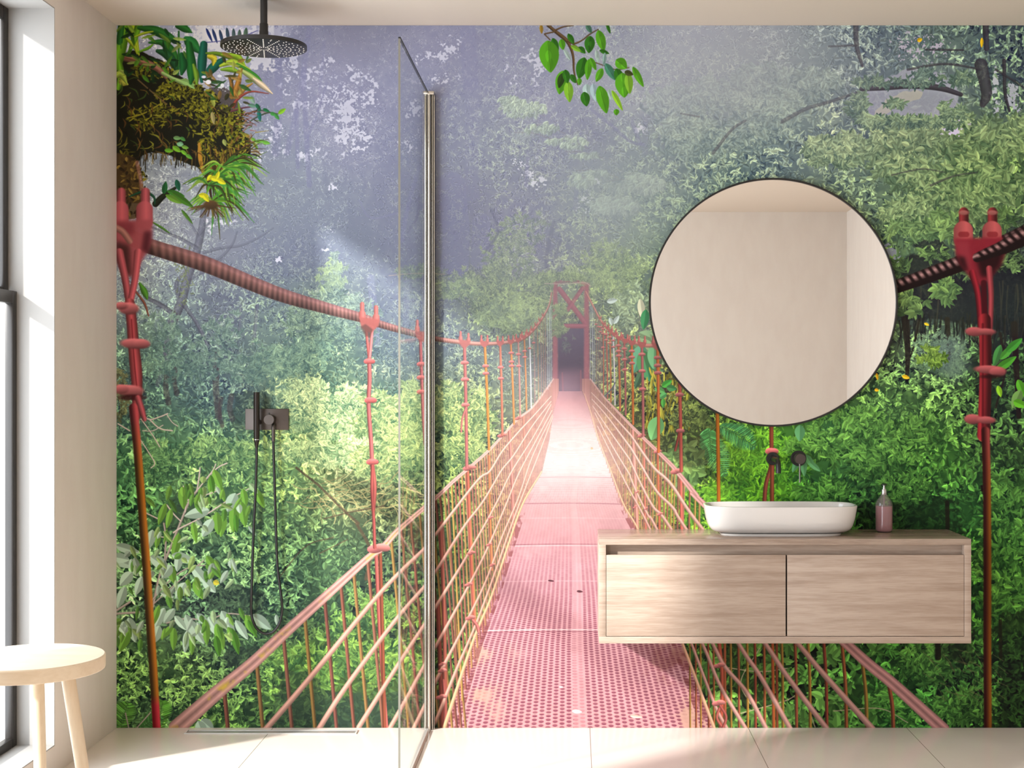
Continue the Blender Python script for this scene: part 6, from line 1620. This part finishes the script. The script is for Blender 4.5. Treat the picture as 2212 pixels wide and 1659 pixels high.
# ------------------------------------------------------------------ shower mixer plate and hand shower
px0, px1, pz0, pz1 = wx(531), wx(624.5), wz(928.5), wz(883)
py = -0.003
t = thing('shower_mixer', ((px0 + px1) / 2, py, (pz0 + pz1) / 2), 'dark bronze rectangular shower mixer plate with a round knob on the mural', 'shower mixer')
bm = B(); box(bm, px0, px1, py - 0.007, py, pz0, pz1, 0.0012); obj('cover_plate', bm, M['dark_bronze'], t)
kx, kz = wx(584.5), wz(906)
bm = B(); lathe(bm, [(0.0, -0.0072), (0.0196, -0.0072), (0.0196, -0.047), (0.0188, -0.0478), (0.0, -0.0478)], (kx + 0.004, py, kz), 'Y', 48)
kb = obj('knob', bm, M['dark_bronze'], t)
bm = B(); tube(bm, [(kx + 0.004, py - 0.04, kz + 0.0185), (kx + 0.004, py - 0.04, kz + 0.0262)], 0.0030, 12); obj('knob_pin', bm, M['black_metal'], kb)
ox, oz = wx(590.5, -0.03), wz(918, -0.03)
bm = B(); tube(bm, crom([(ox, py - 0.0072, oz), (ox, py - 0.018, oz), (ox, py - 0.026, oz - 0.006), (ox, py - 0.027, oz - 0.03), (ox, py - 0.027, oz - 0.062)], 0.004), 0.0072, 20)
obj('hose_outlet', bm, M['dark_bronze'], t, smooth=50)
hx0 = wx(554.5, -0.045)
bm = B(); box(bm, hx0 - 0.009, hx0 + 0.009, py - 0.032, py - 0.0072, wz(912) - 0.008, wz(912) + 0.008, 0.002); obj('holder_bracket', bm, M['dark_bronze'], t)
hy = py - 0.0435
t = thing('hand_shower', (hx0, hy, wz(967, -0.045)), 'slim black stick hand shower standing in the mixer holder with a long looping hose', 'hand shower')
za, zb = wz(967.5, -0.045), wz(847, -0.045)
bm = B(); lathe(bm, [(0.0, za - 0.001), (0.0052, za), (0.0092, za + 0.0225), (0.0102, za + 0.0235), (0.0104, za + 0.026), (0.0114, za + 0.05), (0.0114, zb - 0.001), (0.0108, zb), (0.0, zb)], (hx0, hy, 0), n=32)
hb = obj('handle', bm, mat('dark bronze hand shower', srgb(48, 42, 38), 0.36, 0.7), t)
bm = B(); lathe(bm, [(0.0105, za + 0.0300), (0.0112, za + 0.0301), (0.0113, za + 0.0325), (0.0105, za + 0.0326)], (hx0, hy, 0), n=32); obj('handle_ring', bm, M['steel'], hb)
hp = [(554.5, 966), (554, 1000), (552, 1060), (549, 1120), (546.5, 1180), (544.5, 1240), (543, 1290), (542.5, 1318), (546, 1340), (555, 1358), (568, 1367.5),
      (580, 1368.5), (593, 1362), (604, 1345), (609, 1322), (608.8, 1300), (605, 1270), (601, 1240), (598.5, 1210), (597, 1170), (595, 1110), (593, 1040), (591.2, 985), (590.6, 956)]
pts = []
for i, (a, b) in enumerate(hp):
    y = hy + (py - 0.027 - hy) * i / (len(hp) - 1)
    if 6 < i < 15: y = -0.022
    elif 1 < i: y = -0.034
    pts.append((wx(a, y), y, wz(b, y)))
pts[0] = (hx0, hy, za + 0.002); pts[1] = (wx(554, hy), hy, wz(1000, hy))
pts[-1] = (ox, py - 0.027, oz - 0.060); pts[-2] = (wx(591.2, -0.03), py - 0.027, wz(985, -0.03))
bm = B(); tube(bm, crom(pts, 0.008), 0.0052, 16); obj('hose', bm, mat('glossy black hose', srgb(12, 11, 10), 0.25), t, smooth=60)

# ------------------------------------------------------------------ glass shower screen
gx = -0.5515
gy0, gz1 = -0.908, wz(203)
t = thing('shower_screen', (gx, gy0 / 2, 0.0), 'frameless clear glass shower screen with chrome wall profile', 'shower screen')
gt = 0.0066
bm = B(); box(bm, gx - gt / 2, gx + gt / 2, gy0, -0.02, 0.012, gz1 - 0.0052)
go = obj('glass_panel', bm, [M['glass'], M['glass_edge']], t, smooth=0)
for f in go.data.polygons:
    if abs(f.normal.y) > 0.9: f.material_index = 1
bm = B(); box(bm, gx - gt / 2 - 0.0004, gx + gt / 2 + 0.0004, gy0 + 0.001, -0.03, gz1 - 0.005, gz1, 0.0004); obj('top_edge_reflection', bm, M['gasket_and_reflection'], t, label='black strip imitating the dark reflection along the top edge of the glass')  # dark reflection in the glass edge, built as a black strip
bm = B(); box(bm, gx - 0.0062, gx + 0.0062, gy0, -0.058, 0.0004, 0.0115, 0.0008)
obj('floor_rail', bm, M['rail'], t)
# fluted wall profile
pw0, pw1 = gx - 0.0135, gx + 0.0255
sec = []
def flute(x0, x1, y, bulge, n=10):
    for i in range(n + 1):
        a = math.pi * i / n
        sec.append((x0 + (x1 - x0) * (1 - math.cos(a)) / 2, y - bulge * math.sin(a)))
sec.append((pw0, -0.003))
sec.append((pw0, -0.030))
flute(pw0, pw0 + 0.0105, -0.032, 0.008)
sec.append((pw0 + 0.0107, -0.024)); sec.append((pw0 + 0.0133, -0.024))
flute(pw0 + 0.0135, pw0 + 0.0255, -0.034, 0.010)
sec.append((pw0 + 0.0257, -0.022)); sec.append((pw0 + 0.0280, -0.022))
flute(pw0 + 0.0282, pw0 + 0.0330, -0.030, 0.003)
sec.append((pw0 + 0.0332, -0.020)); sec.append((pw0 + 0.0356, -0.020))
sec.append((pw0 + 0.0358, -0.027)); sec.append((pw1, -0.027)); sec.append((pw1, -0.003))
bm = B(); rings_solid(bm, [[Vector((x, y, 0.001)) for x, y in sec], [Vector((x, y, gz1 - 0.012)) for x, y in sec]])
wp = obj('wall_profile', bm, [M['chrome'], M['gasket_and_reflection']], t, smooth=25)
for f in wp.data.polygons:
    cy_ = f.center.y + base_of(t).y
    if abs(f.normal.z) < .5 and f.normal.y < -.9 and -0.0245 < cy_ < -0.0195: f.material_index = 1
    if f.normal.x > .9 and cy_ > -0.02: f.material_index = 1
bm = B(); box(bm, pw0 - 0.001, pw1 + 0.001, -0.052, -0.003, gz1 - 0.0119, gz1 + 0.002, 0.004, 3); obj('profile_cap', bm, M['chrome'], t)

# ------------------------------------------------------------------ linear floor drain
dx0, dx1 = wx(398, -0.09), wx(772, -0.07)
t = thing('floor_drain', ((dx0 + dx1) / 2, -0.07, 0.0), 'long narrow steel linear drain set into the floor along the mural wall', 'floor drain')
bm = B()
for a in ((dx0, dx1, -0.097, -0.091), (dx0, dx1, -0.049, -0.043), (dx0, dx0 + 0.006, -0.091, -0.049), (dx1 - 0.006, dx1, -0.091, -0.049)):
    box(bm, a[0], a[1], a[2], a[3], 0.0003, 0.0030, 0.0004)
obj('drain_frame', bm, M['rail'], t)
bm = B(); box(bm, dx0 + 0.0065, dx1 - 0.0065, -0.0905, -0.0495, 0.0003, 0.0012, 0.0004); obj('drain_cover', bm, mat('satin steel cover', srgb(172, 168, 163), 0.35, 0.35), t)

# ------------------------------------------------------------------ three-legged stool
stx, sty, stz = -1.357, -1.86, 0.629
t = thing('stool', (stx, sty, 0.0), 'round pale birch three-legged stool standing in front of the window', 'stool')
bm = B(); r = 0.180
lathe(bm, [(0.0, stz - 0.036), (r - 0.004, stz - 0.036), (r - 0.001, stz - 0.034), (r, stz - 0.031), (r, stz - 0.003), (r - 0.003, stz), (0.0, stz)], (stx, sty, 0), n=96)
obj('seat', bm, M['birch'], t)
for k in range(3):
    a = math.radians(-18 + 120 * k)
    top = Vector((stx + 0.112 * math.cos(a), sty + 0.112 * math.sin(a), stz - 0.0365))
    bot = Vector((stx + 0.222 * math.cos(a), sty + 0.222 * math.sin(a), 0.0005))
    bm = B()
    R = []
    for i in range(9):
        q = top.lerp(bot, i / 8); rr_ = 0.0172 - 0.003 * i / 8
        R.append([q + Vector((rr_ * math.cos(2 * math.pi * j / 28), rr_ * math.sin(2 * math.pi * j / 28), 0)) for j in range(28)])
    rings_solid(bm, R); obj('leg', bm, M['birch_leg'], t, smooth=50)
